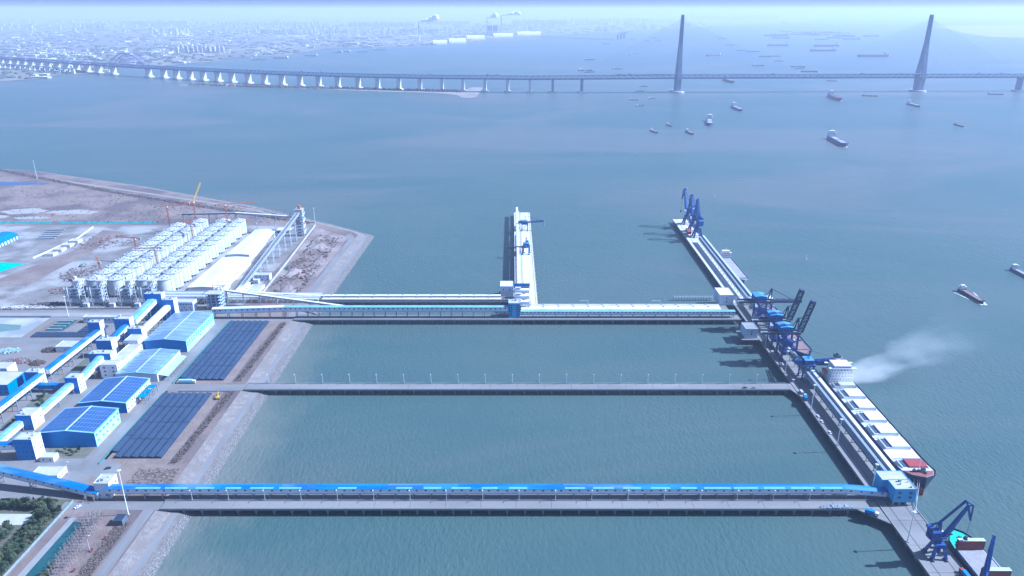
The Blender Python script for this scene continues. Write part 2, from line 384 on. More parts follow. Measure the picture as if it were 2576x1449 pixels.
# ------------------------------------------------------------------ piers and quays
def pile_bent_mesh(wd, zc, npile, r=.55, name='pile_bent'):
    b = MB(); b.box(-.8, .8, -wd / 2 + .3, wd / 2 - .3, zc - 1.6, zc)
    for i in range(npile):
        y = -wd / 2 + 1.2 + (wd - 2.4) * i / max(1, npile - 1)
        b.tube((0, y, -1.2), (0, y, zc - 1.6), r, n=8, cap=False)
    m = b.mesh(name); m.materials.append(concs); return m
def trestle_x(name, label, x0, x1, y0, y1, zt, step=13.2, group=None, kerb=True, railing=True):
    L = x1 - x0; W_ = y1 - y0
    t = thing(name, label, 'pier', ((x0 + x1) / 2, (y0 + y1) / 2, 0), 0, group)
    n = int(round(L / (2 * step)))
    for i in range(n):                         # deck in slabs with open joints
        a = -L / 2 + L * i / n; piece('deck_slab', concd, t, a + L / n / 2, 0, zt - .55, L / n - .18, W_, .55)
    g = MB()
    for y in (-W_ / 2 + .8, -W_ / 4, 0, W_ / 4, W_ / 2 - .8): g.box(-L / 2, L / 2, y - .4, y + .4, zt - 1.7, zt - .56)
    g.obj('girder', concs, t)
    if kerb:
        for sy_ in (-1, 1):
            MB().box(-L / 2, L / 2, sy_ * W_ / 2 - .22, sy_ * W_ / 2 + .22, zt - .9, zt + .35).obj('kerb', conc, t)
    if railing:
        r = MB()
        for sy_ in (-1, 1):
            y = sy_ * (W_ / 2 - .05)
            r.box(-L / 2, L / 2, y - .05, y + .05, zt + 1.15, zt + 1.28); r.box(-L / 2, L / 2, y - .04, y + .04, zt + .72, zt + .8)
            for k in range(int(L / 3.3)): r.box(-L / 2 + k * 3.3 - .06, -L / 2 + k * 3.3 + .06, y - .06, y + .06, zt + .35, zt + 1.2)
        r.obj('railing', palest, t)
    bm = pile_bent_mesh(W_, zt - 1.71, max(2, int(W_ / 4.5) + 1))
    nb = int(L / step)
    for i in range(nb + 1): mobj('pile_bent', bm, t, (-L / 2 + 4 + (L - 8) * i / nb, 0, 0))
    return t

front_pier = trestle_x('trestle_pier', 'long pale concrete road pier running beside the blue-roofed gallery', -256, 262, 442.5, 452, ZD)
front_belt_pier = trestle_x('belt_pier', 'narrow concrete pier carrying the long blue-roofed conveyor gallery', -256, 268, 453.6, 460.5, ZD - .3, railing=False)
mid_pier = trestle_x('trestle_pier', 'plain concrete road pier with a row of lamp posts along one side', -256, 266, 622, 634, ZD)
back_pier = trestle_x('trestle_pier', 'concrete pier under the pale conveyor gallery with a narrow roadway in front', -256, 268, 791, 805, ZD)
back_belt_pier = trestle_x('belt_pier', 'concrete pier with two low white belt covers from shore to jetty', -240, 3, 847.5, 866, ZD, railing=False)
back_deck = trestle_x('belt_pier', 'wide concrete deck under broad white conveyor roofs leading to the quay', 3, 262, 810, 836, ZD, railing=False)

# main quay: local x across (0 = inner edge), local y along, slightly turned as in the photograph
QROT = radians(-.66)
def QP(u, v):      # quay coordinates -> world
    return (268 + u * cos(QROT) - (v - 380) * sin(QROT), 380 + u * sin(QROT) + (v - 380) * cos(QROT))
quay = thing('quay', 'long concrete cargo quay with crane rails running out along the river', 'quay', (*QP(0, 380), 0), QROT)
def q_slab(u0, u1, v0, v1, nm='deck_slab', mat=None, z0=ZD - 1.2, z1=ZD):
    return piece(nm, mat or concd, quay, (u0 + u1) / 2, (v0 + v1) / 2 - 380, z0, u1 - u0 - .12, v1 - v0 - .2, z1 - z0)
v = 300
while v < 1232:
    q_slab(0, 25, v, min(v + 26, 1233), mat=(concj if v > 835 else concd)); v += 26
for u in (6.5, 18.5):
    MB().box(u - .28, u + .28, -80, 852, ZD + .004, ZD + .05).obj('crane_rail', darkst, quay)
MB().box(-.3, .3, -80, 852, ZD - 1.3, ZD + .4).obj('kerb', conc, quay)
MB().box(24.6, 25.2, -80, 852, ZD - 1.3, ZD + .4).obj('kerb', conc, quay)
g = MB()
for u in (1.2, 6.5, 12, 18.5, 23.8): g.box(u - .6, u + .6, -80, 852, ZD - 2.6, ZD - 1.25)
g.obj('girder', concs, quay)
# bents run across the quay
qbm = MB(); qbm.box(.4, 24.6, -.8, .8, ZD - 3.9, ZD - 2.62)
for k in range(6): qbm.tube((1.5 + k * 4.4, 0, -1.2), (1.5 + k * 4.4, 0, ZD - 3.9), .6, n=8, cap=False)
qbmm = qbm.mesh('pile_bent'); qbmm.materials.append(concs)
for k in range(71): mobj('pile_bent', qbmm, quay, (0, -78 + k * 13.2, 0))
fm = MB().box(-.5, .5, -.6, .6, -2.2, 0).mesh('fender'); fm.materials.append(blackm)
for k in range(60): mobj('fender', fm, quay, (25.7, -70 + k * 15.4, ZD - .6))
bl = MB().lathe([(.42, 0), (.30, .5), (.55, .85), (.5, 1.0)], 8).mesh('bollard'); bl.materials.append(darkst)
for k in range(30): mobj('bollard', bl, quay, (24.0, -66 + k * 30.8, ZD))

# corner spurs where piers meet the quay
def spur(label, poly):
    t = tag(MB().prism(poly, ZD - 1.0, ZD - .02).obj('pier_corner', concd), label, 'pier')
    return t
spur('chamfered concrete corner joining the front road pier to the quay', [(250, 442.6), (267.6, 426), (267.6, 452), (262.2, 452), (262.2, 442.6)])
spur('chamfered concrete corner joining the lamp-lined pier to the quay', [(266.2, 622), (270.4, 610), (270.7, 634), (266.2, 634)])

# middle jetty
jet = thing('jetty', 'straight concrete jetty with parallel conveyors and two ship loaders', 'jetty', (4, 836, 0))
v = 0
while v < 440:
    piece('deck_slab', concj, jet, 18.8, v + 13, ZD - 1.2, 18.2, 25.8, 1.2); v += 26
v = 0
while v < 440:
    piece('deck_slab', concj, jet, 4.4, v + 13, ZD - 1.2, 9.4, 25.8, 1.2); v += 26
MB().box(27.9, 28.4, 0, 442, ZD - 1.3, ZD + .4).obj('kerb', conc, jet)
for u in (11, 25.5): MB().box(u - .25, u + .25, 0, 442, ZD + .004, ZD + .05).obj('crane_rail', darkst, jet)
jb = MB(); jb.box(-.2, 28, -.8, .8, ZD - 2.6, ZD - 1.22)
for k in range(6): jb.tube((1.0 + k * 5.2, 0, -1.2), (1.0 + k * 5.2, 0, ZD - 2.6), .6, n=8, cap=False)
jbm = jb.mesh('pile_bent'); jbm.materials.append(concs)
for k in range(33): mobj('pile_bent', jbm, jet, (0, 4 + k * 13.2, 0))
for k in range(28): mobj('fender', fm, jet, (28.7, 8 + k * 15.4, ZD - .6))

# row of mooring dolphins / walkway beside the quay house
wk = thing('catwalk', 'slender piled walkway reaching into the river from the quay house', 'walkway', (205, 868, 0))
MB().box(0, 50, -.6, .6, 4.3, 4.6).obj('deck', palest, wk)
pm = MB().tube((0, 0, -1), (0, 0, 7), .28, n=6).mesh('pile'); pm.materials.append(palest)
for k in range(15):
    for y in (-.8, .8): mobj('pile', pm, wk, (k * 3.5, y, 0))
MB().box(0, 50, -.72, -.62, 5.6, 5.75).box(0, 50, .62, .72, 5.6, 5.75).obj('railing', palest, wk)

# ------------------------------------------------------------------ covered conveyor galleries
_legs = {}
def leg_mesh(wd, mat, w=.55):
    k = (round(wd, 1), mat.name, w)
    if k not in _legs:
        b = MB()
        for s_ in (-1, 1): b.box(-w / 2, w / 2, s_ * wd / 2 - w / 2, s_ * wd / 2 + w / 2, 0, 1)
        b.box(-w * .4, w * .4, -wd / 2, wd / 2, .90, .985); b.box(-w * .35, w * .35, -wd / 2, wd / 2, .46, .52)
        m = b.mesh('support_frame'); m.materials.append(mat); _legs[k] = m
    return _legs[k]
def gallery(label, p0, p1, wd, hw, wall=None, roof=None, zg=ZL, win=6.6, legs=13.2, rise=.6, wins=(-1,), over=.35, wsz=(1.5, 1.1), legmat=None, lights=0, zfoot=None, name='conveyor_gallery', deckmat=None, group=None, wmat=None):
    """p0,p1: bottom centre of the gallery box; wd across, hw wall height"""
    wall = wall or palewall; roof = roof or blueroof; legmat = legmat or greyst
    L = hypot(p1[0] - p0[0], p1[1] - p0[1]); a = atan2(p1[1] - p0[1], p1[0] - p0[0]); sl = (p1[2] - p0[2]) / L
    t = thing(name, label, 'conveyor', (p0[0], p0[1], zg), a, group)
    z0 = p0[2] - zg; h = wd / 2
    def q(x, y, z): return (x, y, z + z0 + sl * x)
    n = 1
    for sgn, nm in ((-1, 'side_wall'), (1, 'side_wall')):
        y0, y1 = sorted((sgn * h, sgn * (h - .15)))
        MB().add([q(0, y0, 0), q(L, y0, 0), q(L, y1, 0), q(0, y1, 0), q(0, y0, hw), q(L, y0, hw), q(L, y1, hw), q(0, y1, hw)], BOXF).obj(nm, wall, t)
    for x0, x1 in ((0, .15), (L - .15, L)):
        e = MB(); e.add([q(x0, -h + .16, 0), q(x1, -h + .16, 0), q(x1, h - .16, 0), q(x0, h - .16, 0), q(x0, -h + .16, hw), q(x1, -h + .16, hw), q(x1, h - .16, hw), q(x0, h - .16, hw)], BOXF)
        e.obj('end_wall', wall, t)
    e = MB(); e.add([q(0, -h, -.5), q(L, -h, -.5), q(L, h, -.5), q(0, h, -.5), q(0, -h, -.02), q(L, -h, -.02), q(L, h, -.02), q(0, h, -.02)], BOXF); e.obj('floor_beam', deckmat or greyst, t)
    ho = h + over; rs = rise
    # roof in bays so that sheets read separately
    nb = max(1, int(L / 26)); 
    for i in range(nb):
        x0, x1 = L * i / nb + (0 if i else -.3), L * (i + 1) / nb - (.08 if i < nb - 1 else -.3)
        sec = [(-ho, hw + .02), (-ho, hw - .16), (0, hw + rs - .1), (ho, hw - .16), (ho, hw + .02), (0, hw + rs + .12)]
        V = [q(x0, y, z) for y, z in sec] + [q(x1, y, z) for y, z in sec]
        MB().add(V, [(0, 1, 2, 5), (5, 2, 3, 4), (6, 11, 8, 7), (11, 10, 9, 8), (0, 5, 11, 6), (5, 4, 10, 11), (0, 6, 7, 1), (1, 7, 8, 2), (2, 8, 9, 3), (3, 9, 10, 4)]).obj('roof_panel', R.choice((blueroof, blueroof, blueroof2, blueroof3)) if roof is blueroof and nb > 2 else roof, t)
    if win:
        nw = int(L / win)
        for sgn in wins:
            for k in range(nw):
                x = (k + .5) * L / nw; hi = (k % 2) * .22
                piece('window', wmat or glass, t, x, sgn * (h + .02), z0 + sl * x + hw * .48 + hi, wsz[0], .14, wsz[1])
    if lights:
        for k in range(int(L / lights)):
            if R.random() < .72:
                x = (k + .5) * lights; ln = lights * R.uniform(.55, .97)
                y0, y1 = -ho + .35, -ho * .42; za, zb = hw + .05 + (rs + .12) * (1 - abs(y0) / ho), hw + .05 + (rs + .12) * (1 - abs(y1) / ho)
                MB().add([q(x - ln / 2, y0, za), q(x + ln / 2, y0, za), q(x + ln / 2, y1, zb), q(x - ln / 2, y1, zb)], [(0, 1, 2, 3)]).obj('skylight_sheet', skylight, t)
    if legs:
        nl = max(1, int(round(L / legs))); lm = leg_mesh(wd * .8, legmat)
        zf = (zfoot if zfoot is not None else zg) - zg
        for k in range(nl + 1):
            x = 1.2 + (L - 2.4) * k / nl; top = z0 + sl * x - .5
            if top - zf > 1.2: mobj('support_frame', lm, t, (x, 0, zf), 0, (1, 1, top - zf))
    return t
skylight = M('fibreglass_skylight', (.15, .36, .64), (.20, .42, .68), .2, rough=.4)

front_gal = gallery('very long conveyor gallery with bright blue roof over the front pier', (-300, 457, 11), (246, 457, 11), 6.0, 4.0, roof=blueroof, zg=ZD - .3, lights=21, legs=13.2)
gallery('short blue-roofed gallery end sloping into the pale blue quay tower', (246.4, 457, 11), (277, 456, 8.6), 5.8, 4.0, roof=blueroof, zg=ZD - .3, legs=15)
gallery('inclined blue-roofed gallery climbing from the white transfer tower past the red machine', (-306, 457, 6.8), (-420, 480, 19), 6.4, 4.2, roof=blueroof, zg=ZL, wins=(1,), legs=26, win=6.6)
gallery('pale conveyor gallery with light blue roof on the back pier west of the jetty', (-268, 800, 14.2), (-5, 800, 14.2), 6.0, 5.2, roof=skyroof, zg=ZD, legs=13.2, win=5.6, wsz=(1.5, 1.5))
gallery('pale shore gallery with white roof rising from the big solar warehouse', (-352, 800, 11.4), (-268.3, 800, 14), 6.2, 5.6, roof=whiteroof, zg=ZL, legs=18, win=6.2, wsz=(1.6, 1.5))
gallery('low gallery with a close row of windows on the back pier east of the jetty', (10.5, 799.5, 10.4), (262, 799.5, 10.4), 5.6, 3.6, roof=skyroof, zg=ZD, legs=13.2, win=4.6, wsz=(1.7, 1.4))
# white belt covers
def belt_cover(label, x0, x1, y0, y1, zb, zt, step=13.2, mat=None, z0=None):
    t = thing('belt_cover', label, 'conveyor', ((x0 + x1) / 2, (y0 + y1) / 2, z0 or ZD))
    L = x1 - x0; h = (y1 - y0) / 2; zo = z0 or ZD
    n = max(1, int(L / 26))
    for i in range(n):
        a, b = -L / 2 + L * i / n, -L / 2 + L * (i + 1) / n - .12
        MB().extr([(-h, zb - zo), (h, zb - zo), (h, zt - zo - .5), (h * .55, zt - zo), (-h * .55, zt - zo), (-h, zt - zo - .5)], a, b, 'x').obj('cover_section', mat or whiteroof, t)
    lm = leg_mesh(2 * h * .8, greyst, .4)
    for k in range(int(L / step) + 1):
        mobj('support_frame', lm, t, (-L / 2 + .6 + (L - 1.2) * k / max(1, int(L / step)), 0, 0), 0, (1, 1, zb - zo))
    hm_ = MB().box(-.9, .9, -.8, .8, 0, .9).mesh('inspection_hood'); hm_.materials.append(greyst)
    for k in range(int(L / 18)): mobj('inspection_hood', hm_, t, (-L / 2 + 9 + k * 18, h * .3, zt - zo - .12))
    return t
belt_cover('low white belt cover along the pier edge facing the blue-roofed piers', -236, -14, 849, 854.5, 7.2, 9.4)
belt_cover('low white belt cover along the outer edge of the shore pier', -236, -14, 859.5, 864.5, 7.2, 9.8)
belt_cover('broad white roof over twin belts beside the row of windows', 11, 250, 812, 823, 8.0, 11.0)
belt_cover('grey-white belt cover with hoods along the outer side of the wide deck', 11, 252, 826.5, 833.5, 7.2, 9.4, mat=concp)
for i, x in enumerate((88, 176)):
    t = thing('pipe_portal', 'grey pipe portal arching over the outer belt cover', 'pipe', (x, 834.6, ZD), 0, 'pipe portals on the wide deck')
    MB().tube((-5, 0, 0), (-5, 0, 6.5), .35).tube((5, 0, 0), (5, 0, 6.5), .35).obj('leg', palest, t); MB().tube((-5.3, 0, 6.5), (5.3, 0, 6.5), .35).obj('beam', palest, t)
# conveyors along the jetty
for i, (u0, u1, z0, z1, y0, L, lb, mt) in enumerate([(7.0, 10.5, 13.4, 17.4, 882, 390, 'raised covered gallery along the whole jetty, casting the outer shadow band', whiteroof), (4.6, 6.0, 8.5, 10.4, 892, 230, 'low grey belt below the raised jetty gallery', greyst), (11.2, 12.6, 8.2, 10.2, 884, 388, 'low pale belt beside the open jetty roadway', palest)]):
    t = thing('jetty_conveyor', lb, 'conveyor', (u0, y0, ZD))
    for k in range(15):
        a, b = L * k / 15, L * (k + 1) / 15 - .15
        MB().box(0, u1 - u0, a, b, z0 - ZD, z1 - ZD).obj('cover_section', mt, t)
    lm = leg_mesh((u1 - u0) * .8, greyst, .3)
    for k in range(28): mobj('support_frame', lm, t, ((u1 - u0) / 2, 2 + (L - 4) * k / 27, 0), pi / 2, (1, 1, z0 - ZD))

# quay conveyors: elevated, on frames, they shade the quay road
def quay_belt(label, u0, u1, v0, v1, zb, zt, mat, step=13.2):
    t = thing('quay_conveyor', label, 'conveyor', (*QP(u0, v0), ZD), QROT)
    L = v1 - v0; n = max(1, int(L / 26))
    for k in range(n):
        a, b = L * k / n, L * (k + 1) / n - .2
        MB().box(0, u1 - u0, a, b, zb - ZD, zt - ZD).obj('cover_section', mat, t)
    MB().box(-.9, -.1, 0, L, zb - ZD - .3, zb - ZD).obj('walkway', palest, t)
    MB().box(-.95, -.87, 0, L, zb - ZD + .9, zb - ZD + 1.05).obj('railing', palest, t)
    lm = leg_mesh((u1 - u0) * .85, greyst, .45)
    for k in range(int(L / step) + 1): mobj('support_frame', lm, t, ((u1 - u0) / 2, 1 + (L - 2) * k / int(L / step), 0), pi / 2, (1, 1, zb - ZD))
    return t
quay_belt('long raised quay gallery with pale roof along the white bulk carrier', 19.4, 22.6, 462, 640, 14.0, 18.0, whiteroof)
quay_belt('grey quay conveyor on the landward side of the pale-roofed gallery', 14.8, 17.4, 462, 640, 12.4, 16.4, greyst)
quay_belt('low white belt at the quay edge under the side of the bulk carrier', 23.2, 24.2, 466, 630, 9.0, 11.0, whiteroof)
quay_belt('raised quay conveyor under the big grab unloaders', 14.8, 18.6, 641, 838, 13.0, 17.0, greyst)
quay_belt('raised quay gallery running out beside the moored grey ship', 19.4, 22.2, 838, 1098, 14.0, 17.6, palest)
quay_belt('lower covered belt on the landward side beside the moored grey ship', 14.8, 17.2, 838, 1098, 12.0, 15.6, greyst)

# lamp posts on the piers
def lamp_post(label, loc, h, group, rz=0, arm=1.6, r=.16):
    t = thing('lamp_post', label, 'lamp post', loc, rz, group)
    MB().tube((0, 0, 0), (0, 0, h), r * 1.25, r * .7, 8).obj('pole', palest, t)
    MB().bar((0, 0, h - .15), (arm, 0, h + .1), .14).obj('arm', palest, t)
    MB().box(arm - .5, arm + .7, -.25, .25, h - .02, h + .2).obj('lamp_head', white, t)
    MB().box(-.4, .4, -.4, .4, 0, .5).obj('base', conc, t)
    return t
lp = lamp_post('slim pale lamp post along the far kerb of the plain road pier', (-236, 634.1, ZD), 10.5, 'lamp posts on the plain road pier', -pi / 2, r=.22)
for k in range(1, 19): clone(lp, (-236 + k * 26.25, 634.1, ZD), -pi / 2)
lp2 = lamp_post('slim pale lamp post between the road pier and blue-roofed gallery', (-236, 452.3, ZD), 10.0, 'lamp posts on the front road pier', -pi / 2)
for k in range(1, 18): clone(lp2, (-236 + k * 26.8, 452.3, ZD), -pi / 2)
def high_mast(label, loc, h=25, group=None):
    t = thing('light_mast', label, 'light mast', loc, 0, group)
    MB().tube((0, 0, .6), (0, 0, h), .42, .2, 10).obj('pole', white, t)
    MB().box(-.9, .9, -.9, .9, 0, .7).obj('base', conc, t)
    rr = min(1.3, .3 + h * .035)
    MB().lathe([(rr * .4, h - .3), (rr, h - .15), (rr, h), (rr * .4, h + .1)], 10).obj('lamp_ring', palest, t)
    for a in range(6):
        MB().box(-.25, .25, -.22, .22, -.4, .05).obj('floodlight', white, t, (rr * cos(a * pi / 3), rr * sin(a * pi / 3), h - .15))
    return t
hmst = high_mast('tall white floodlight mast on the inner kerb of the quay', (*QP(.9, 407), ZD), 25, 'floodlight masts along the quay')
for v_ in (462, 526, 585, 655, 718): clone(hmst, (*QP(.9, v_), ZD))
# ------------------------------------------------------------------ silo block
RS, HS = 11.3, 23.0
silo = thing('grain_silo', 'white steel grain silo with dark hatches on its conical roof', 'silo', (0, 0, ZL), 0, 'silos of the white silo block')
b = MB(); b.lathe([(RS, 3.2), (RS, HS)], 40, cap=False); b.obj('shell', silowhite, silo, smooth=True)
rf = MB().lathe([(RS + .25, HS - .25), (RS + .25, HS + .05), (RS * .45, HS + 1.9), (1.3, HS + 2.9)], 40).obj('roof', M('silo_roof', (.45, .47, .50), (.34, .36, .39), .3, rough=.5), silo)
MB().lathe([(RS + .05, HS - .9), (RS + .5, HS - .85), (RS + .5, HS - .3), (RS + .05, HS - .28)], 40, cap=False).obj('eave_walkway', greyst, silo)
vm = MB().box(-.6, .6, -.5, .5, -.3, .75).mesh('roof_hatch'); vm.materials.append(darkst)
for rr, n_, off in ((RS * .72, 8, .2), (RS * .36, 4, .6)):
    for k in range(n_):
        th = off + 2 * pi * k / n_
        mobj('roof_hatch', vm, rf, (rr * cos(th), rr * sin(th), HS + (1.0 if rr > 6 else 2.05)), th)
MB().lathe([(1.3, HS + 2.7), (1.3, HS + 3.4), (.3, HS + 3.7)], 10).obj('cap', palest, rf)
b = MB()
for k in range(16):
    th = 2 * pi * k / 16; x, y = (RS - .5) * cos(th), (RS - .5) * sin(th); b.box(x - .4, x + .4, y - .4, y + .4, 0, 3.2)
b.obj('leg_ring', palest, silo)
MB().lathe([(RS - .4, 2.7), (RS + .18, 2.7), (RS + .18, 3.3), (RS - .4, 3.3)], 40).obj('base_ring', palest, silo)
b = MB()
for th in (-.35,):
    x, y = (RS + .25) * cos(th), (RS + .25) * sin(th); b.box(x - .2, x + .2, y - .3, y + .3, .2, HS)
b.obj('ladder', palest, silo)
rb = MB().lathe([(RS + .02, HS * .36), (RS + .1, HS * .365), (RS + .02, HS * .37)], 40, cap=False).lathe([(RS + .02, HS * .68), (RS + .1, HS * .685), (RS + .02, HS * .69)], 40, cap=False).obj('stiffener', silowhite, silo)
silo.location = (-528, 876, ZL)
SX_ = (-528, -502.5, -466, -441.5)
def silo_label(ci, r_):
    col = ('outer column beside the construction yard', 'second column inside the outer pair', 'third column across the central gap', 'column facing the long white warehouses')[ci]
    if r_ == 0: return 'front silo behind an elevator tower, ' + col
    if r_ == 11 or (ci == 0 and r_ == 10): return 'last silo at the crane end, ' + col
    return 'white silo amid the ' + col
silo['label'] = silo_label(0, 0)
for ci, x in enumerate(SX_):
    for r_ in range(12):
        if ci == 0 and r_ == 0: continue
        if ci == 0 and r_ >= 11: continue
        silo_ = clone(silo, (x, 876 + r_ * 24.6, ZL)); silo_['label'] = silo_label(ci, r_)
# roof conveyor bridge over the front row of each pair
for i, x in enumerate((-515, -453.5)):
    pass
# frame towers in front of the silos
def frame_tower(mb, x0, x1, y0, y1, z0, z1, nz, t=.5, diag=True):
    for x in (x0, x1):
        for y in (y0, y1): mb.box(x - t / 2, x + t / 2, y - t / 2, y + t / 2, z0, z1)
    for k in range(nz + 1):
        z = z0 + (z1 - z0) * k / nz
        if k:
            for y in (y0, y1): mb.box(x0, x1, y - t * .4, y + t * .4, z - t * .8, z)
            for x in (x0, x1): mb.box(x - t * .4, x + t * .4, y0, y1, z - t * .8, z)
        if diag and k < nz:
            z2 = z0 + (z1 - z0) * (k + 1) / nz
            mb.bar((x0, y0, z), (x1, y0, z2), t * .5); mb.bar((x1, y0, z), (x1, y1, z2), t * .5)
ft = thing('elevator_tower', 'open steel elevator tower with zigzag stairs before the silo block', 'tower', (0, 0, ZL), 0, 'elevator towers before the silos')
b = MB(); frame_tower(b, -6, 6, 0, 12, 0, 22, 5, .7); b.obj('frame', palest, ft)
for k, z in enumerate((8.8, 13.2, 17.6, 22.0)): MB().box(-6.2, 6.2, -.2, 12.2, z, z + .25).obj('floor_grating', greyst, ft)
b = MB(); frame_tower(b, 1.5, 8, 2, 11, 22.3, 31, 2, .7, True); b.obj('head_frame', white, ft)
MB().box(.5, 8.6, 2, 11.5, 31, 31.6).obj('head_roof', concp, ft)
MB().box(-1.2, 1.0, 8, 11, 22.3, 34.5).obj('elevator_head', white, ft)
for k in range(6):
    z = k * 3.9; st = MB(); x0, x1 = (-9.6, -6.6) if k % 2 else (-6.6, -9.6)
    st.bar((x0, -1, z + .3), (x1, -1, z + 4.0), 1.3, .35); st.obj('stair_flight', white, ft)
MB().box(-10, -9.7, -1.6, -.2, 0, 24).box(-6.6, -6.3, -1.6, -.2, 0, 24).obj('stair_frame', palest, ft)
MB().tube((3, 5, 22), (9, 14, 30), .8).tube((5, 4, 14), (5, 4, 30), .6).tube((0, 6, 6), (0, 6, 22), .9).obj('chute', white, ft)
MB().box(-5, 5, 1, 11, 4.6, 8.4).obj('hopper', palest, ft)
ft.location = (-536, 838, ZL)
for x in (-508, -473, -446): clone(ft, (x, 838, ZL))
# small electrical cabins at their feet
for i, x in enumerate((-521, -489, -458)):
    t = thing('cabin', 'small pale blue cabin at the foot of an elevator tower', 'cabin', (x, 834, ZL), 0, 'cabins under the elevator towers')
    MB().box(-3, 3, -2, 2, 0, 4.6).obj('wall', palewall, t); MB().box(-3.3, 3.3, -2.3, 2.3, 4.6, 4.9).obj('roof', concp, t)
    for k in (-1.5, 1.5): piece('window', glass, t, k, -2.02, 2.2, 1, .12, 1.1)
# tower cranes over the silo block
def tower_crane(label, loc, h, ang, jib, mat=orange, luff=0):
    t = thing('tower_crane', label, 'tower crane', loc, 0)
    MB().truss((0, 0, 0), (0, 0, h), 1.7, 1.7, .28, int(h / 3.4)).obj('mast', mat, t)
    MB().box(-1.3, 1.3, -1.3, 1.3, h, h + 2.2).obj('cab', white, t)
    c_, s_ = cos(ang), sin(ang); e = (jib * c_ * cos(luff), jib * s_ * cos(luff), h + 2.8 + jib * sin(luff))
    MB().truss((0, 0, h + 2.8), e, 1.3, 1.3, .26, int(jib / 3)).obj('jib', mat if not luff else yellow, t)
    k = -.3
    MB().truss((0, 0, h + 2.8), (jib * k * c_, jib * k * s_, h + 2.8), 1.4, 1.0, .26, 4).obj('counter_jib', mat, t)
    MB().box(-1.4, 1.4, -1.4, 1.4, -1.6, 1.2).obj('counterweight', greyst, t, (jib * k * c_, jib * k * s_, h + 2.2))
    MB().bar((0, 0, h + 2), (0, 0, h + 7.5), .5).bar((0, 0, h + 7.4), (e[0] * .75, e[1] * .75, h + 3.6 + (e[2] - h - 3.6) * .75), .16).bar((0, 0, h + 7.4), (jib * k * c_, jib * k * s_, h + 3.2), .16).obj('tie_bars', mat, t)
    return t
tower_crane('orange tower crane with long level jib at the far end of the silos', (-553, 1147, ZL), 44, .25, 55)
tower_crane('orange luffing tower crane with raised yellow jib behind the far silos', (-515, 1160, ZL), 48, 1.2, 34, luff=.9)
tower_crane('orange tower crane between the two far right silo columns', (-454, 1134, ZL), 50, .3, 46)
tower_crane('orange tower crane over the gap between the silo pairs', (-484, 1070, ZL), 36, 2.6, 30)
tower_crane('short rusty tower crane beside the outer silo column', (-541, 1010, ZL), 32, 2.9, 30)
tower_crane('short rusty tower crane near the front of the outer silo column', (-541, 912, ZL), 30, 2.2, 22)
tower_crane('orange tower crane in the middle of the silo block', (-484, 950, ZL), 36, 3.3, 26)
# roof bridge joining the far silos to the tall conveyor tower
gallery('white roofed conveyor bridge from the far silos to the tall lattice tower', (-455, 1176, 31), (-347, 1140, 34), 4.5, 2.4, roof=whiteroof, wall=greyst, legs=42, win=0, zg=ZL)
# roof-top belt along the back of the block
gallery('dark belt bridge behind the last silo row', (-545, 1178, 29), (-456, 1177, 31), 3.2, 1.8, roof=greyst, wall=darkst, legs=40, win=0, zg=ZL)

# ------------------------------------------------------------------ white flat warehouses
def flat_warehouse(label, x0, x1, y0, y1, h, ridge=1.2):
    t = thing('warehouse', label, 'warehouse', ((x0 + x1) / 2, (y0 + y1) / 2, ZL)); a, c_ = (x1 - x0) / 2, (y1 - y0) / 2
    MB().box(-a, a, -c_, c_, 0, h - .02).obj('wall', white, t)
    n = 8
    for k in range(n):
        v0, v1 = -c_ - .8 + (2 * c_ + 1.6) * k / n, -c_ - .8 + (2 * c_ + 1.6) * (k + 1) / n - .05
        MB().extr([(-a - .8, h), (a + .8, h), (a + .8, h + .3), (0, h + ridge + .3), (-a - .8, h + .3)], v0, v1).obj('roof_panel', whiteroof, t)
    nw = int(2 * c_ / 7)
    for k in range(nw): piece('window', glass, t, a + .03, -c_ + (k + .5) * 2 * c_ / nw, h * .55, .12, 3.2, 1.6)
    for k in range(4): piece('door', palest, t, a + .04, -c_ + (k + .5) * c_ / 2, 0, .14, 4.5, 4.6)
    return t
flat_warehouse('long white flat-roofed warehouse nearer the tall lattice tower', -411, -379, 1008, 1136, 10)
flat_warehouse('long white flat-roofed warehouse nearer the steel pipe racks', -412, -373, 874, 995, 10)
# low white canopy behind
t = thing('canopy', 'small flat white canopy beside the tall lattice tower', 'canopy', (-371, 1158, ZL))
MB().box(-12, 12, -7, 7, 5, 5.5).obj('roof', whiteroof, t)
pm_ = MB().box(-.25, .25, -.25, .25, 0, 5).mesh('post'); pm_.materials.append(greyst)
for x in (-11, 0, 11):
    for y in (-6, 6): mobj('post', pm_, t, (x, y, 0))
# inclined lattice conveyor with tower
lc = thing('lattice_conveyor', 'long inclined lattice conveyor climbing beside the white warehouses', 'conveyor', (-350, 870, ZL))
for k in range(10):
    p0 = (k * 1.1, k * 26, 3 + k * 3.65); p1 = ((k + 1) * 1.1, (k + 1) * 26, 3 + (k + 1) * 3.65)
    MB().truss(p0, p1, 5.5, 2.6, .42, 8).obj('truss_span', palest, lc)
    MB().bar((p0[0] - 1.3, p0[1], p0[2] + .2), (p1[0] - 1.3, p1[1], p1[2] + .2), 1.1, .5).bar((p0[0] + 1.3, p0[1], p0[2] + .2), (p1[0] + 1.3, p1[1], p1[2] + .2), 1.1, .5).obj('belt', darkst, lc)
    if k > 1:
        b = MB(); frame_tower(b, p0[0] - 2.6, p0[0] + 2.6, p0[1] - 2.2, p0[1] + 2.2, 0, p0[2] - 1.3, max(2, int(p0[2] / 5)), .5); b.obj('support_tower', palest, lc)
lt = thing('conveyor_tower', 'tall open lattice tower at the head of the inclined conveyor', 'tower', (-339, 1138, ZL))
b = MB(); frame_tower(b, -5.5, 5.5, -5, 6, 0, 44, 9, .7); b.obj('frame', palest, lt)
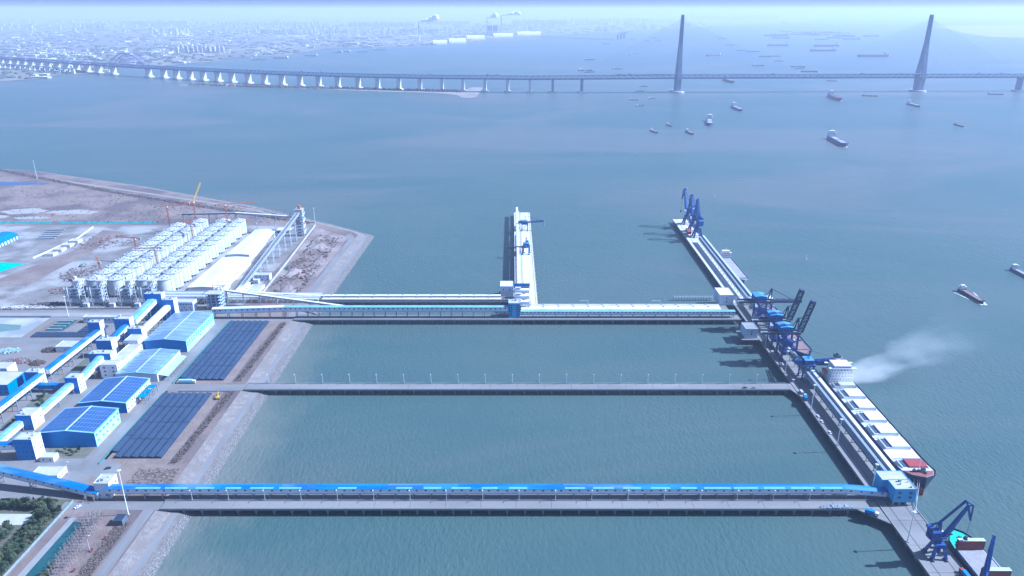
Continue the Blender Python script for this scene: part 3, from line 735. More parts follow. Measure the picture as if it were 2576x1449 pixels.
for k in range(1, 9): MB().box(-5.3, 5.3, -4.8, 5.8, 44 * k / 9 - .2, 44 * k / 9 + .06).obj('floor_grating', greyst, lt)
MB().box(-5, 5, -4, 5, 37, 43).obj('head_house', palewall, lt); MB().box(-1.6, 2.4, -2, 2, 44, 50).obj('elevator_head', orange, lt)
MB().box(-6.5, 6.5, -6, 7, 43.6, 44.2).obj('roof', concp, lt)
b = MB()
for k in range(9):
    z = k * 4.7; b.bar((6.6, -5 if k % 2 else 6, z), (6.6, 6 if k % 2 else -5, z + 4.7), 1.2, .3)
b.obj('stairs', white, lt)
# machines, small houses by the lattice conveyor
def house(name, label, x0, x1, y0, y1, h, wall=None, roof=None, wins=(), group=None, z=ZL, parapet=.5, cat='building'):
    """wins: (side, n, zc, w, h) with side in '-y','+x'"""
    t = thing(name, label, cat, ((x0 + x1) / 2, (y0 + y1) / 2, z), 0, group); a, c_ = (x1 - x0) / 2, (y1 - y0) / 2
    MB().box(-a, a, -c_, c_, 0, h).obj('wall', wall or palewall, t)
    MB().box(-a + .25, a - .25, -c_ + .25, c_ - .25, h + .004, h + .12).obj('roof', roof or concp, t)
    if parapet:
        MB().box(-a, a, -c_, -c_ + .25, h, h + parapet).box(-a, a, c_ - .25, c_, h, h + parapet).box(-a, -a + .25, -c_ + .25, c_ - .25, h, h + parapet).box(a - .25, a, -c_ + .25, c_ - .25, h, h + parapet).obj('parapet', wall or palewall, t)
    for side, n_, zc, w_, h_ in wins:
        for k in range(n_):
            f_ = (k + .5) / n_
            if side == '-y': piece('window', glass, t, -a + 2 * a * f_, -c_ - .03, zc - h_ / 2, w_, .14, h_)
            else: piece('window', glass, t, a + .03, -c_ + 2 * c_ * f_, zc - h_ / 2, .14, w_, h_)
    return t
house('substation', 'two-storey pale substation with white roof beside the lattice conveyor', -345, -325, 926, 936, 8, wins=[('-y', 4, 5.6, 1.6, 1.6), ('-y', 3, 2.2, 1.6, 1.6)])
house('cabin', 'small pale blue cabin in front of the two-storey substation', -343, -336, 914, 920, 5, wins=[('-y', 1, 1.8, 1.4, 1.6)])
flat_warehouse('narrow white shed with bright side nearest the steel pipe racks', -352, -343, 868, 903, 6, .3)
house('tank_compound', 'low walled pale compound beside the boundary wall', -340, -324, 866, 903, 3.2, wall=white, roof=concp)
house('control_building', 'pale two-storey control building behind the big solar warehouse', -413, -384, 820, 832, 11, wall=palewall, roof=concp, wins=[('-y', 9, 8.6, 1.4, 1.4), ('-y', 4, 4.6, 1.4, 1.4), ('-y', 5, 2.0, 1.4, 1.4)])
# steel process building with pipe racks
sb = thing('process_building', 'open steel process building of five grid floors beside pipe racks', 'building', (-360, 824, ZL))
b = MB()
for i in range(4):
    for j in range(3): b.box(-8.4 + i * 5.5 - .35, -8.4 + i * 5.5 + .35, j * 6 - .35, j * 6 + .35, 0, 20)
b.obj('columns', palest, sb)
for k in range(1, 6): MB().box(-9, 9, -.5, 12.5, k * 4 - .5, k * 4).obj('floor_slab', palest, sb)
MB().box(-7.8, 7.6, 5.5, 11.5, 0.2, 19.4).obj('core', bluewall, sb); MB().box(-9, 9, -.6, 12.6, 20.004, 20.5).obj('roof', concp, sb)
def rack(label, x0, x1, y0, y1, z, n, mat=palest, step=9):
    t = thing('pipe_rack', label, 'pipe rack', (x0, y0, ZL)); L = x1 - x0; W_ = y1 - y0
    for k in range(n):
        y = W_ * (k + .5) / n; MB().tube((0, y, z - ZL), (L, y, z - ZL), W_ / n * .28, n=6).obj('pipe', [white, palest, greyst][k % 3], t)
    b = MB()
    for k in range(int(L / 3) + 1): b.box(k * 3 - .2, k * 3 + .2, 0, W_, z - ZL - 1.0, z - ZL - .6)
    b.box(0, L, -.2, .2, z - ZL - 1.4, z - ZL - .5).box(0, L, W_ - .2, W_ + .2, z - ZL - 1.4, z - ZL - .5); b.obj('cross_beams', mat, t)
    lm = leg_mesh(W_, mat, .5)
    for k in range(int(L / step) + 1): mobj('support_frame', lm, t, (1 + (L - 2) * k / int(L / step), W_ / 2, 0), 0, (1, 1, z - ZL - 1.2))
    return t
rack('wide pipe rack between the elevator towers and the open steel building', -434, -370, 842, 862, 15, 6)
rack('raised pipe rack leading from the open steel building toward the shore', -351, -286, 846, 858, 13, 5)
rack('dense lattice of pipes on the embankment at the start of the shore pier', -286, -240, 846, 868, 10, 8, step=6)
b = thing('process_tower', 'white steel frame crowded with ducts beside the long white warehouse', 'tower', (-366, 846, ZL))
fb = MB(); frame_tower(fb, -2, 14, 0, 14, 0, 24, 4, .6); fb.obj('frame', white, b)
MB().tube((2, 4, 0), (2, 4, 18), 1.5).tube((7, 8, 2), (7, 8, 22), 1.8).tube((11, 4, 0), (11, 4, 15), 1.4).tube((2, 4, 18), (11, 8, 22), 1.0).obj('ducts', white, b)
MB().lathe([(2.4, 12), (2.4, 17), (.6, 21)], 12, 7, 2).obj('cyclone', white, b)
gallery('slim white conveyor descending from the white steel frame to the back pier', (-352, 843, 22), (-178, 811, 11), 2.6, 1.6, roof=white, wall=palest, legs=22, win=0, zg=ZD, rise=.3)
gallery('slim white conveyor curving low over the pipe lattice to the shore pier', (-330, 868, 10), (-236, 858, 9.2), 2.6, 1.4, roof=white, wall=palest, legs=16, win=0, zg=ZL, rise=.3)

# boundary wall, yard walls
def wall_run(label, pts, h=2.4, t_=.5, mat=None, step=6, name='boundary_wall', z=ZL, post=True):
    t = thing(name, label, 'wall', (pts[0][0], pts[0][1], z)); ox, oy = pts[0]
    for (xa, ya), (xb, yb) in zip(pts, pts[1:]):
        L = hypot(xb - xa, yb - ya); a = atan2(yb - ya, xb - xa); n = max(1, int(L / step))
        for k in range(n):
            f_ = (k + .5) / n; piece('panel', mat or concp, t, xa - ox + (xb - xa) * f_, ya - oy + (yb - ya) * f_, 0, L / n - .25, t_ * .6, h, a)
            if post: piece('post', mat or concp, t, xa - ox + (xb - xa) * k / n, ya - oy + (yb - ya) * k / n, 0, t_, t_, h + .3, a)
    return t
wall_run('pale flood wall between the paved strip and the dug earth field', [(-319, 866), (-323, 999), (-331, 1194)], 3, 1.4, step=12)
wall_run('low pale wall in front of the elevator towers', [(-700, 822.5), (-440, 827)], 1.8, .6, step=8)
wall_run('low white wall along the outer silo column', [(-556, 900), (-556, 1080)], 2.2, 1.0, white, step=8)
wall_run('pale site wall beside the turquoise pond and site huts', [(-700, 1020), (-690, 1120), (-700, 1185)], 2, .8, white, step=8)

# ------------------------------------------------------------------ solar-roofed blue warehouses
def pv_mesh(w_, l_, mat=None):
    b = MB(); b.box(-w_ / 2, w_ / 2, -l_ / 2, l_ / 2, 0, .12); m = b.mesh('solar_panel'); m.materials.append(mat or pvm); return m
def solar_warehouse(label, x0, x1, y0, y1, h, front, side, winrows, nx, ny, roofm, gaps=(), skip=None, rise=2.2, fade=False, wcol=None, pvmat=None):
    t = thing('solar_warehouse', label, 'warehouse', ((x0 + x1) / 2, (y0 + y1) / 2, ZL)); a, c_ = (x1 - x0) / 2, (y1 - y0) / 2
    for sgn in (-1, 1):
        y0_, y1_ = sorted((sgn * c_, sgn * (c_ - .3)))
        MB().extr([(-a, 0), (a, 0), (a, h - .1), (0, h + rise - .1), (-a, h - .1)], y0_, y1_).obj('gable_wall', front, t)
    for sgn in (-1, 1):
        x0_, x1_ = sorted((sgn * a, sgn * (a - .3)))
        MB().box(x0_, x1_, -c_ + .31, c_ - .31, 0, h - .1).obj('side_wall', side if sgn > 0 else front, t)
    for sgn in (-1, 1):
        V = [(0, -c_ - .6, h + rise + .05), (sgn * (a + .7), -c_ - .6, h - .05), (sgn * (a + .7), c_ + .6, h - .05), (0, c_ + .6, h + rise + .05)]
        V2 = [(x, y, z - .22) for x, y, z in V]
        fc = [(0, 1, 2, 3), (7, 6, 5, 4), (0, 4, 5, 1), (1, 5, 6, 2), (2, 6, 7, 3), (3, 7, 4, 0)]
        if sgn < 0: fc = [f[::-1] for f in fc]
        MB().add(V + V2, fc).obj('roof_panel', roofm, t)
    MB().box(-.5, .5, -c_ - .65, c_ + .65, h + rise + .06, h + rise + .3).obj('ridge_cap', alu if not fade else white, t)
    sl = atan2(rise, a)
    pw, pl = (a - 1.4) / nx, (2 * c_ - 2) / ny
    pm = pv_mesh(pw - .3, pl - .7, pvmat or pvblue)
    for sgn in (-1, 1):
        for i in range(nx):
            for j in range(ny):
                if skip and skip(sgn, i, j): continue
                x = sgn * (.9 + (i + .5) * pw); y = -c_ + 1 + (j + .5) * pl
                o = mobj('solar_panel', pm, t, (x, y, h + rise + .16 - abs(x) * rise / a)); o.rotation_euler = (0, sgn * sl, 0)
    for zc, n_, w_, h_ in winrows:
        for k in range(n_): piece('window', wcol or glass, t, a + .04, -c_ + (k + .5) * 2 * c_ / n_, zc - h_ / 2, .16, w_, h_)
    piece('door', palest, t, a + .05, 0, 0, .2, 5, 4.8); piece('door_canopy', cyanwall, t, a + 1.0, 0, 5, 2.2, 6, .3)
    return t
solar_warehouse('largest solar-roofed warehouse with pale cyan side wall and two window rows', -388.5, -344.5, 706, 782, 13.4, bluewall, cyanwall, [(10.2, 13, 3.2, 1.5), (7.4, 13, 3.2, 1.5)], 7, 8, skyroof, wcol=wblue, pvmat=pvglare)
solar_warehouse('low solar warehouse with pale roof and cyan lean-to awning', -386, -346, 640, 693, 8.6, palewall, white, [(5.2, 6, 2.2, 1.6), (2.2, 6, 1.6, 1.4)], 6, 8, skyroof, skip=lambda s, i, j: i == 5 and j % 2 == 0, rise=1.8, pvmat=pvglare)
solar_warehouse('dark solar-roofed warehouse with white window side and truck shelters', -389, -346.5, 580, 627, 10.4, bluewall, white, [(7.4, 14, 1.6, 1.6), (3, 8, 1.8, 1.8)], 7, 8, skyroof)
solar_warehouse('solar-roofed warehouse with broad blue gable beside the square blue tower', -391, -345, 525, 565, 13.6, bluewall, cyanwall, [(10, 7, 3.0, 1.6), (4.4, 5, 2.6, 1.4)], 8, 6, skyroof, wcol=wblue)
t = thing('awning', 'pale cyan lean-to awning along the low solar warehouse', 'awning', (-341, 664, ZL))
MB().add([(-4.4, -22, 6.6), (4.4, -22, 5.2), (4.4, 22, 5.2), (-4.4, 22, 6.6), (-4.4, -22, 6.4), (4.4, -22, 5.0), (4.4, 22, 5.0), (-4.4, 22, 6.4)], [(0, 1, 2, 3), (7, 6, 5, 4), (0, 4, 5, 1), (1, 5, 6, 2), (2, 6, 7, 3), (3, 7, 4, 0)]).obj('roof', cyanwall, t)
for k in range(7): mobj('post', pm_, t, (4, -21 + k * 7, 0))
ls = thing('truck_shelter', 'dark blue steel truck shelters beside the dark solar warehouse', 'shelter', (-341.5, 600, ZL))
for k in range(3):
    MB().box(-4, 4, k * 9 - 3.5, k * 9 + 3.5, 6.4, 6.8).obj('roof', bluewall, ls)
    for y in (-3, 3):
        for x in (-3.6, 3.6): mobj('post', pm_, ls, (x, k * 9 + y, 0), 0, (1, 1, 1.28))
# white office block beside the low solar warehouse
house('office_block', 'tall white office block with windows against the low solar warehouse', -404, -387, 646, 656, 15, wall=white, roof=concp, wins=[('-y', 2, 12, 1.8, 1.6), ('-y', 2, 8, 1.8, 1.6), ('-y', 2, 4, 1.8, 1.6), ('+x', 2, 11, 1.6, 1.4)])
house('office_wing', 'long white office wing with a row of square windows', -402, -388, 656.2, 700, 12, wall=white, roof=concp, wins=[('+x', 9, 9.4, 1.6, 1.4), ('+x', 9, 10.8 - 4.4, 1.6, 1.4)])
house('stair_block', 'white stepped block with glazed front joining the office wing', -406, -392, 700.2, 716, 16, wall=palewall, roof=concp, wins=[('-y', 3, 12, 1.6, 1.6)])

# ------------------------------------------------------------------ transfer towers and galleries on land
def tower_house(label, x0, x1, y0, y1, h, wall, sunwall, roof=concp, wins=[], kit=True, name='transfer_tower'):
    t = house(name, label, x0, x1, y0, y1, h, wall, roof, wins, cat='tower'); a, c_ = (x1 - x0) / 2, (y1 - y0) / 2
    if sunwall is not wall: MB().box(a + .005, a + .14, -c_ + .02, c_ - .02, .02, h + .49).obj('sunlit_side', sunwall, t)  # sunlit tone painted on the sun-facing wall, lighter than the front
    for side, n_, zc, w_, h_ in wins:
        if side == '+x':
            for k in range(n_): piece('window', glass, t, a + .16, -c_ + 2 * c_ * (k + .5) / n_, zc - h_ / 2, .14, w_, h_)
    if kit:
        for k in range(4):
            x, y = R.uniform(-a * .7, a * .7), R.uniform(-c_ * .7, c_ * .7); s_ = R.uniform(.5, 1.1)
            if k % 2: MB().tube((x, y, h + .1), (x, y, h + 1.2 + s_), s_ * .6, n=10).obj('roof_vent', palest, t)
            else: MB().box(x - s_, x + s_, y - s_ * .7, y + s_ * .7, h + .12, h + .9 + s_).obj('roof_unit', greyst, t)
        MB().box(-a + .4, a - .4, -c_ + .35, -c_ + .42, h + 1.0, h + 1.12).box(a - .42, a - .35, -c_ + .4, c_ - .4, h + 1.0, h + 1.12).obj('railing', palest, t)
    return t
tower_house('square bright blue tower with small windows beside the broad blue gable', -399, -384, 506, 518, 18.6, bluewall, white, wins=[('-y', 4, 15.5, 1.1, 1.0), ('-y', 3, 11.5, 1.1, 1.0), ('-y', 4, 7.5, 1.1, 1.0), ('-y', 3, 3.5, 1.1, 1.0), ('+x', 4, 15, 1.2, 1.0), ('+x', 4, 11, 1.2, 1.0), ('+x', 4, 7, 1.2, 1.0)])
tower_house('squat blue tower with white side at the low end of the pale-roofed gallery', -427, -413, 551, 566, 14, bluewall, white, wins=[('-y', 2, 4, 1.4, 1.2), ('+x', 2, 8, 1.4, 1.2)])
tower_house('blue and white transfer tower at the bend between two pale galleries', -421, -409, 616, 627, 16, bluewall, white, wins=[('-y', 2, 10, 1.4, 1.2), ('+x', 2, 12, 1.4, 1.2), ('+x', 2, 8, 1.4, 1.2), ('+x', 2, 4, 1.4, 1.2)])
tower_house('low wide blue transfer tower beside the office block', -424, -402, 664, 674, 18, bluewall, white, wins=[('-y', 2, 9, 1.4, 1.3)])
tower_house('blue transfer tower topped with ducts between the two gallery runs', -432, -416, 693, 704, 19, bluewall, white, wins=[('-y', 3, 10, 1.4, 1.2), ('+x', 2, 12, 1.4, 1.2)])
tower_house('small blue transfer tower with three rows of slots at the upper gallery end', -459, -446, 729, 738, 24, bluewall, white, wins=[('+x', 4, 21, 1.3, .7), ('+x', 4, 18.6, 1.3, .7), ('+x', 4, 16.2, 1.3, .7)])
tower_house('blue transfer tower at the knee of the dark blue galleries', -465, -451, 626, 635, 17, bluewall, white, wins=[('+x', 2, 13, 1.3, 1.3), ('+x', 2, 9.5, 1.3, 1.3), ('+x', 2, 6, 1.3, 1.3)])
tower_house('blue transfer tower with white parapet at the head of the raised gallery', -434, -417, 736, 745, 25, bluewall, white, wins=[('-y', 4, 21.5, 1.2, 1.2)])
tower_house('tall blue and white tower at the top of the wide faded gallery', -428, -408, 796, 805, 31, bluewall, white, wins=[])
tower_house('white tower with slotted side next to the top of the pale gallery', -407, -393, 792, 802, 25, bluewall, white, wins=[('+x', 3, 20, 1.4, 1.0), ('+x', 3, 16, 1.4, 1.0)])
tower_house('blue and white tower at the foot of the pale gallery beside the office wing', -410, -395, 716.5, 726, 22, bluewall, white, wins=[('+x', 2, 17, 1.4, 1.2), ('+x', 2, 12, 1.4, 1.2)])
LG = dict(zg=ZL, legs=20, wins=(-1,), win=6.5, wsz=(1.3, 1.1))
def ygal(label, x, y0, y1, z0, z1, wd=6.4, hw=4.6, roof=None, wall=None, **k):
    kw = dict(LG); kw.update(k); return gallery(label, (x, y0, z0), (x, y1, z1), wd, hw, wall=wall or white, roof=roof or blueroof, **kw)
ygal('dark blue-roofed gallery running from the knee tower up to the slotted tower', -449.5, 635.5, 729, 16, 16.2, roof=blueroof)
ygal('dark blue-roofed gallery descending from the knee tower to the nearest yard', -449, 540, 625.5, 17, 16.6, roof=blueroof)
ygal('pale-roofed gallery along the two nearest solar warehouses', -416.5, 566.5, 615.5, 10.5, 11.5, roof=skyroof)
ygal('pale-roofed gallery between the bend tower and the low wide tower', -412, 627.5, 663.6, 12.5, 16.5, roof=skyroof)
ygal('bright blue-roofed gallery leading up to the white-parapet tower', -422, 704.5, 735.6, 16, 19, roof=blueroof)
ygal('wide faded blue gallery leading up to the tallest blue and white tower', -419, 745.5, 795.6, 20.5, 25, wd=9.5, hw=5, roof=skyroof)
ygal('white-roofed gallery beside the largest solar warehouse', -400.5, 726.5, 791.6, 17, 19.5, wd=6.4, hw=4.4, roof=whiteroof)
ygal('pale gallery stub leaving the square blue tower toward the near edge', -424, 470, 551, 9, 9.5, roof=skyroof, legs=16)
gallery('short blue-roofed cross gallery entering the square blue tower', (-452, 509, 13.5), (-399.2, 512, 13.5), 5.5, 4.0, wall=palewall, roof=blueroof, legs=18, zg=ZL)
gallery('blue cross gallery between the bend tower and the knee tower', (-450, 621, 8.5), (-421.2, 621, 8.5), 5.0, 4.2, wall=bluewall, roof=blueroof, legs=12, zg=ZL, win=4)
# cloned yard furniture
house('gatehouse', 'small white hut beside the square blue tower', -379, -368, 503, 510, 4.2, wall=white, wins=[('-y', 2, 2.2, 1.2, 1.2)])
house('flat_shed', 'flat pale shed beside the road curve and inclined gallery', -371, -350, 478, 490, 4.6, wall=white, wins=[('+x', 3, 2.6, 1, 1.2)])
house('yard_shed', 'flat grey shed beside the scrap piles', -484, -464, 706, 722, 6, wall=palewall, wins=[('-y', 1, 3, 1.2, 1.2)])
house('long_workshop', 'long pale workshop with a row of small windows by the basins', -497, -457, 784, 792, 7, wall=palewall, wins=[('-y', 10, 4.0, 1.5, 1.5)])
house('workshop', 'blue-green workshop with white roof beside the dark blue gallery', -506, -473, 612, 640, 11, wall=bluewall, roof=concp, wins=[('-y', 6, 7, 2, 1.6), ('-y', 6, 3.6, 2, 1.6)])
house('white_block', 'white block at the yard edge beyond the workshop', -530, -497, 648, 662, 10, wall=white, roof=concp)
# water basins and slope solar panels
bs = thing('settling_basin', 'rectangular water basins with concrete dividers in the brown yard', 'basin', (-518, 776, ZL))
MB().box(-17, 13, -19, 17, .05, .4).obj('rim', dirt, bs); MB().box(-11, 10, -16, 15, .41, .5).obj('water_surface', MATS['canal_water'], bs)
for k in range(4): MB().box(-11, 6, -11 + k * 7.5, -10 + k * 7.5, .5, 1.2).obj('divider', concp, bs)
sv = thing('solar_array', 'dark solar panels laid along the slope below the basins', 'solar panels', (-500, 750, ZL))
pmS = pv_mesh(8.6, 5)
for i in range(8):
    for j in range(2):
        o = mobj('solar_panel', pmS, sv, (-30 + i * 9, -4 + j * 6, 1.2)); o.rotation_euler = (radians(12), 0, 0)
pmb = MB().box(-.12, .12, -.12, .12, 0, 1.6).mesh('post'); pmb.materials.append(greyst)
for i in range(8): mobj('post', pmb, sv, (-30 + i * 9, -4, 0)); mobj('post', pmb, sv, (-30 + i * 9, 2, 0))
sv2 = thing('solar_array', 'dark solar panels on the workshop yard beside the basins', 'solar panels', (-475, 766, ZL))
for i in range(3):
    for j in range(3): mobj('solar_panel', pmS, sv2, (-10 + i * 9, -6 + j * 6, 1.0)); mobj('post', pmb, sv2, (-10 + i * 9, -6 + j * 6, 0), 0, (1, 1, .6))

# ------------------------------------------------------------------ solar fields: one thing per row
def solar_row(label, x, y0, y1, w_, seg, group, tilt=radians(14)):
    t = thing('solar_row', label, 'solar panels', (x, y0, ZL), 0, group)
    L = y1 - y0; n = max(1, int(round(L / seg))); sl = L / n
    b = MB(); b.box(-w_ / 2, w_ / 2, -sl / 2 + .25, sl / 2 - .25, 0, .1)
    key = ('row', round(sl, 2), w_)
    if key not in _legs:
        m = b.mesh('solar_table'); m.materials.append(pvm); _legs[key] = m
        lb = MB(); lb.box(-.12, .12, -.12, .12, 0, 1.9); m2 = lb.mesh('post'); m2.materials.append(greyst); _legs['rowpost'] = m2
        l3 = MB()
        for j in range(1, 3): l3.box(-w_ / 2 + w_ * j / 3 - .06, -w_ / 2 + w_ * j / 3 + .06, -sl / 2 + .25, sl / 2 - .25, .1, .14)
        m3 = l3.mesh('panel_frame'); m3.materials.append(M('panel_rail', (.14, .20, .32), None, .3, rough=.4)); _legs[('fr', round(sl, 2), w_)] = m3
    for k in range(n):
        o = mobj('solar_table', _legs[key], t, (0, (k + .5) * sl, 1.7)); o.rotation_euler = (0, tilt, 0)
        mobj('panel_frame', _legs[('fr', round(sl, 2), w_)], o)
        for d in (-.3, .3): mobj('post', _legs['rowpost'], t, (0, (k + .5 + d) * sl, 0))
    return t
for k in range(7):
    x = -324 + k * 6.55
    solar_row('long sloping row of dark solar panels in the field behind the plain road pier', x, 642 + (3 if k == 0 else 0), 787, 5.3, 27, 'solar rows of the back field')
for k in range(7):
    x = -325.5 + k * 6.6
    solar_row('long sloping row of dark solar panels in the field before the plain road pier', x, 508 + (8 if k == 0 else 0), 615, 5.3, 27, 'solar rows of the front field')

# ------------------------------------------------------------------ transfer towers at the piers
tower_house('white transfer tower with bright end wall at the shore end of the blue gallery', -309, -298, 456, 468, 13, palewall, white, wins=[('+x', 2, 9, 1.4, 1.4), ('+x', 2, 5, 1.4, 1.4), ('-y', 2, 3, 1.4, 1.4)])
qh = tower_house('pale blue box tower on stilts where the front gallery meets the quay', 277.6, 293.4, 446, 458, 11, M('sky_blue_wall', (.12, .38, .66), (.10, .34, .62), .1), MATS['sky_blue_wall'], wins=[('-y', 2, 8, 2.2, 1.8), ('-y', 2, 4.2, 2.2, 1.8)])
qh.location.z = ZD + 3.2
for x in (-7, -2.4, 2.4, 7):
    for y in (-5, 5): piece('stilt', concp, qh, x, y, -3.2, .7, .7, 3.2)
house('control_house', 'pale annex with roof ducts behind the pale blue quay tower', 274, 294, 458.2, 470, 13.5, wall=MATS['sky_blue_wall'], roof=concp, z=ZD)
bt = tower_house('blue glazed transfer tower on the back pier at the jetty root', -4.2, 9.4, 797, 810, 18, MATS['sky_blue_wall'], palewall, z if False else concp)
bt.location.z = ZD
for i in range(6):
    for j in range(6):
        if abs(i - 2.5) > .6: piece('window', glass, bt, -5.6 + i * 2.25, -6.53, 2.2 + j * 2.5, 1.5, .14, 1.7)
tb = thing('transfer_station', 'white stepped transfer station with stairs at the root of the jetty', 'building', (2, 818, ZD))
fb = MB(); frame_tower(fb, 0, 20, 0, 52, 0, 12, 3, .6, False); fb.obj('frame', palest, tb)
for k in range(5):
    MB().box(1, 19, k * 10 + 1, k * 10 + 8, 8 + (k % 2) * 3, 11 + (k % 2) * 4).obj('machine_house', white, tb)
    MB().box(2, 9, k * 10 + 2, k * 10 + 6, 12 + (k % 2) * 4, 13.6 + (k % 2) * 4).obj('roof_unit', palest, tb)
    MB().tube((5, k * 10 + 9, 2), (15, k * 10 + 9, 9), .9).obj('chute', greyst, tb)
MB().box(-.5, 20.5, 52, 52.6, 9, 16).obj('end_wall', bluewall, tb)
house('jetty_house', 'white flat-roofed house on stilts beside the jetty root', -15, 1.5, 872, 892, 13, wall=palewall, roof=whiteroof, z=ZD - 2.0, wins=[('-y', 2, 9, 1.4, 1.6)])
MB_ = tag(MB().box(-17, 3.5, 868, 894, 2.2, 3.9).obj('house_platform', concd), 'concrete platform under the white house at the jetty root', 'platform')
house('quay_house', 'white flat-roofed quay house standing beside the wide deck', 254, 271.5, 836.5, 862, 13, wall=palewall, roof=whiteroof, z=ZD, wins=[('-y', 1, 9, 1.4, 1.6), ('-y', 1, 5, 1.4, 1.6)])
house('quay_house', 'grey-roofed quay house on its own platform beside the unloaders', 257, 270.6, 739, 757, 11, wall=palewall, roof=conc, z=ZD, wins=[('-y', 1, 8, 1.4, 1.6), ('-y', 1, 5, 1.4, 1.6)])
tag(MB().box(253, 271.8, 735, 760, ZD - 1.4, ZD - .05).obj('house_platform', concd), 'concrete platform under the grey-roofed quay house', 'platform')
# ------------------------------------------------------------------ cable-stayed bridge across the river
PIER_PX = [(1463, 233), (1390, 233), (1333, 233), (1277, 232), (1220, 231), (1165, 230), (1112, 229), (1057, 228), (1004, 226.3), (951, 224.8), (902, 223), (851, 221), (803, 219), (756, 217), (711, 215), (667, 212.5), (626, 210), (585, 207.5), (550, 205.2), (513, 203), (480, 201), (446, 198.8), (414, 196.6), (376, 194), (287, 187.5), (250, 184.5), (222, 182), (195, 179.8), (170, 177.7), (146, 175.6), (123, 173.6), (101, 171.7), (80, 169.9), (60, 168.2), (41, 166.6), (22, 165), (4, 163.5), (-14, 162)]
PYL = [P(1703, 232)[:2], P(2308, 230)[:2]]
piers = [P(x, y)[:2] for x, y in PIER_PX]
br = thing('cable_stayed_bridge', 'long blue steel truss bridge with two tall slab pylons crossing the river', 'bridge', (0, 0, 0))
BZ = lambda x: 60.0 if x > 700 else (60 + (x - 700) * .0052)
brst = M('bridge_blue_steel', (.014, .075, .31), (.012, .065, .28), .02, rough=.6)
brdk = M('bridge_deck', (.09, .13, .22), None, .02, rough=.8)
pierc = M('pier_concrete', (.58, .58, .58), (.50, .50, .50), .05, rough=.85)
pylc = M('pylon_concrete', (.15, .21, .33), (.12, .18, .30), .02, rough=.85)
HW, TH = 17.5, 16.0
def span(a, b, n, name='truss_span'):
    (xa, ya), (xb, yb) = a, b; L = hypot(xb - xa, yb - ya); nx, ny = -(yb - ya) / L, (xb - xa) / L
    za, zb = BZ(xa), BZ(xb); m = MB(); d = MB()
    def q(f, s, h): return (xa + (xb - xa) * f + nx * s, ya + (yb - ya) * f + ny * s, za + (zb - za) * f + h)
    for s in (-HW, HW):
        m.bar(q(0, s, 0), q(1, s, 0), 1.6, 1.8); m.bar(q(0, s, TH), q(1, s, TH), 1.6, 1.8)
        for k in range(n):
            f0, f1 = k / n, (k + 1) / n
            if k % 2: m.bar(q(f0, s, TH), q(f1, s, 0), 1.3)
            else: m.bar(q(f0, s, 0), q(f1, s, TH), 1.3)
            m.bar(q(f0, s, 0), q(f0, s, TH), .9)
    m.obj(name, brst, br)
    for h in (1.2, TH + .95):
        d.add([q(0, -HW, h), q(1, -HW, h), q(1, HW, h), q(0, HW, h), q(0, -HW, h + .8), q(1, -HW, h + .8), q(1, HW, h + .8), q(0, HW, h + .8)], BOXF)
    d.obj('deck_slab', brdk, br)
ends = [(PYL[1][0] + 462, PYL[1][1] + 14), PYL[1], PYL[0]] + piers
ext = [(PYL[1][0] + 462 + 140 + 112 * 6, PYL[1][1] + 34)] + ends
for a, b in zip(ext, ext[1:]):
    L = hypot(a[0] - b[0], a[1] - b[1]); n = max(2, int(round(L / 14 / 2)) * 2)
    if L > 300:
        k = int(L / 150) + 1
        pts = [(a[0] + (b[0] - a[0]) * i / k, a[1] + (b[1] - a[1]) * i / k) for i in range(k + 1)]
        for p, q_ in zip(pts, pts[1:]): span(p, q_, max(2, int(round(L / k / 28)) * 2))
    else: span(a, b, n)
def pier(x, y, ang, ztop, big=False, low=False):
    m = MB(); c_, s_ = cos(ang), sin(ang)          # ang: direction along the bridge
    def q(u, v_, z): return (x + u * c_ - v_ * s_, y + u * s_ + v_ * c_, z)
    for z0, z1, t0, t1, w0, w1 in ((4, ztop - 10, 4.6, 4.2, 18, 17), (ztop - 10, ztop, 4.2, 4.6, 17, 19)):
        m.add([q(-t0, -w0, z0), q(t0, -w0, z0), q(t0, w0, z0), q(-t0, w0, z0), q(-t1, -w1, z1), q(t1, -w1, z1), q(t1, w1, z1), q(-t1, w1, z1)], BOXF)
    m.obj('pier', pierc if not big else pylc, br)
    if not low:
        m = MB(); w_ = 16 if big else 11
        m.prism([q(u, v_, 0)[:2] for u, v_ in ((-w_, -24), (w_, -24), (w_ + 4, 0), (w_, 24), (-w_, 24), (-w_ - 4, 0))], -1, 6); m.obj('pile_cap', pierc, br)
for i, p in enumerate(piers):
    a = piers[i - 1] if i else PYL[0]; b = piers[min(i + 1, len(piers) - 1)]
    pier(p[0], p[1], atan2(b[1] - a[1], b[0] - a[0]), BZ(p[0]) - 1, big=i < 2, low=i > 26)
pier(ends[0][0], ends[0][1], 0, 59, True)
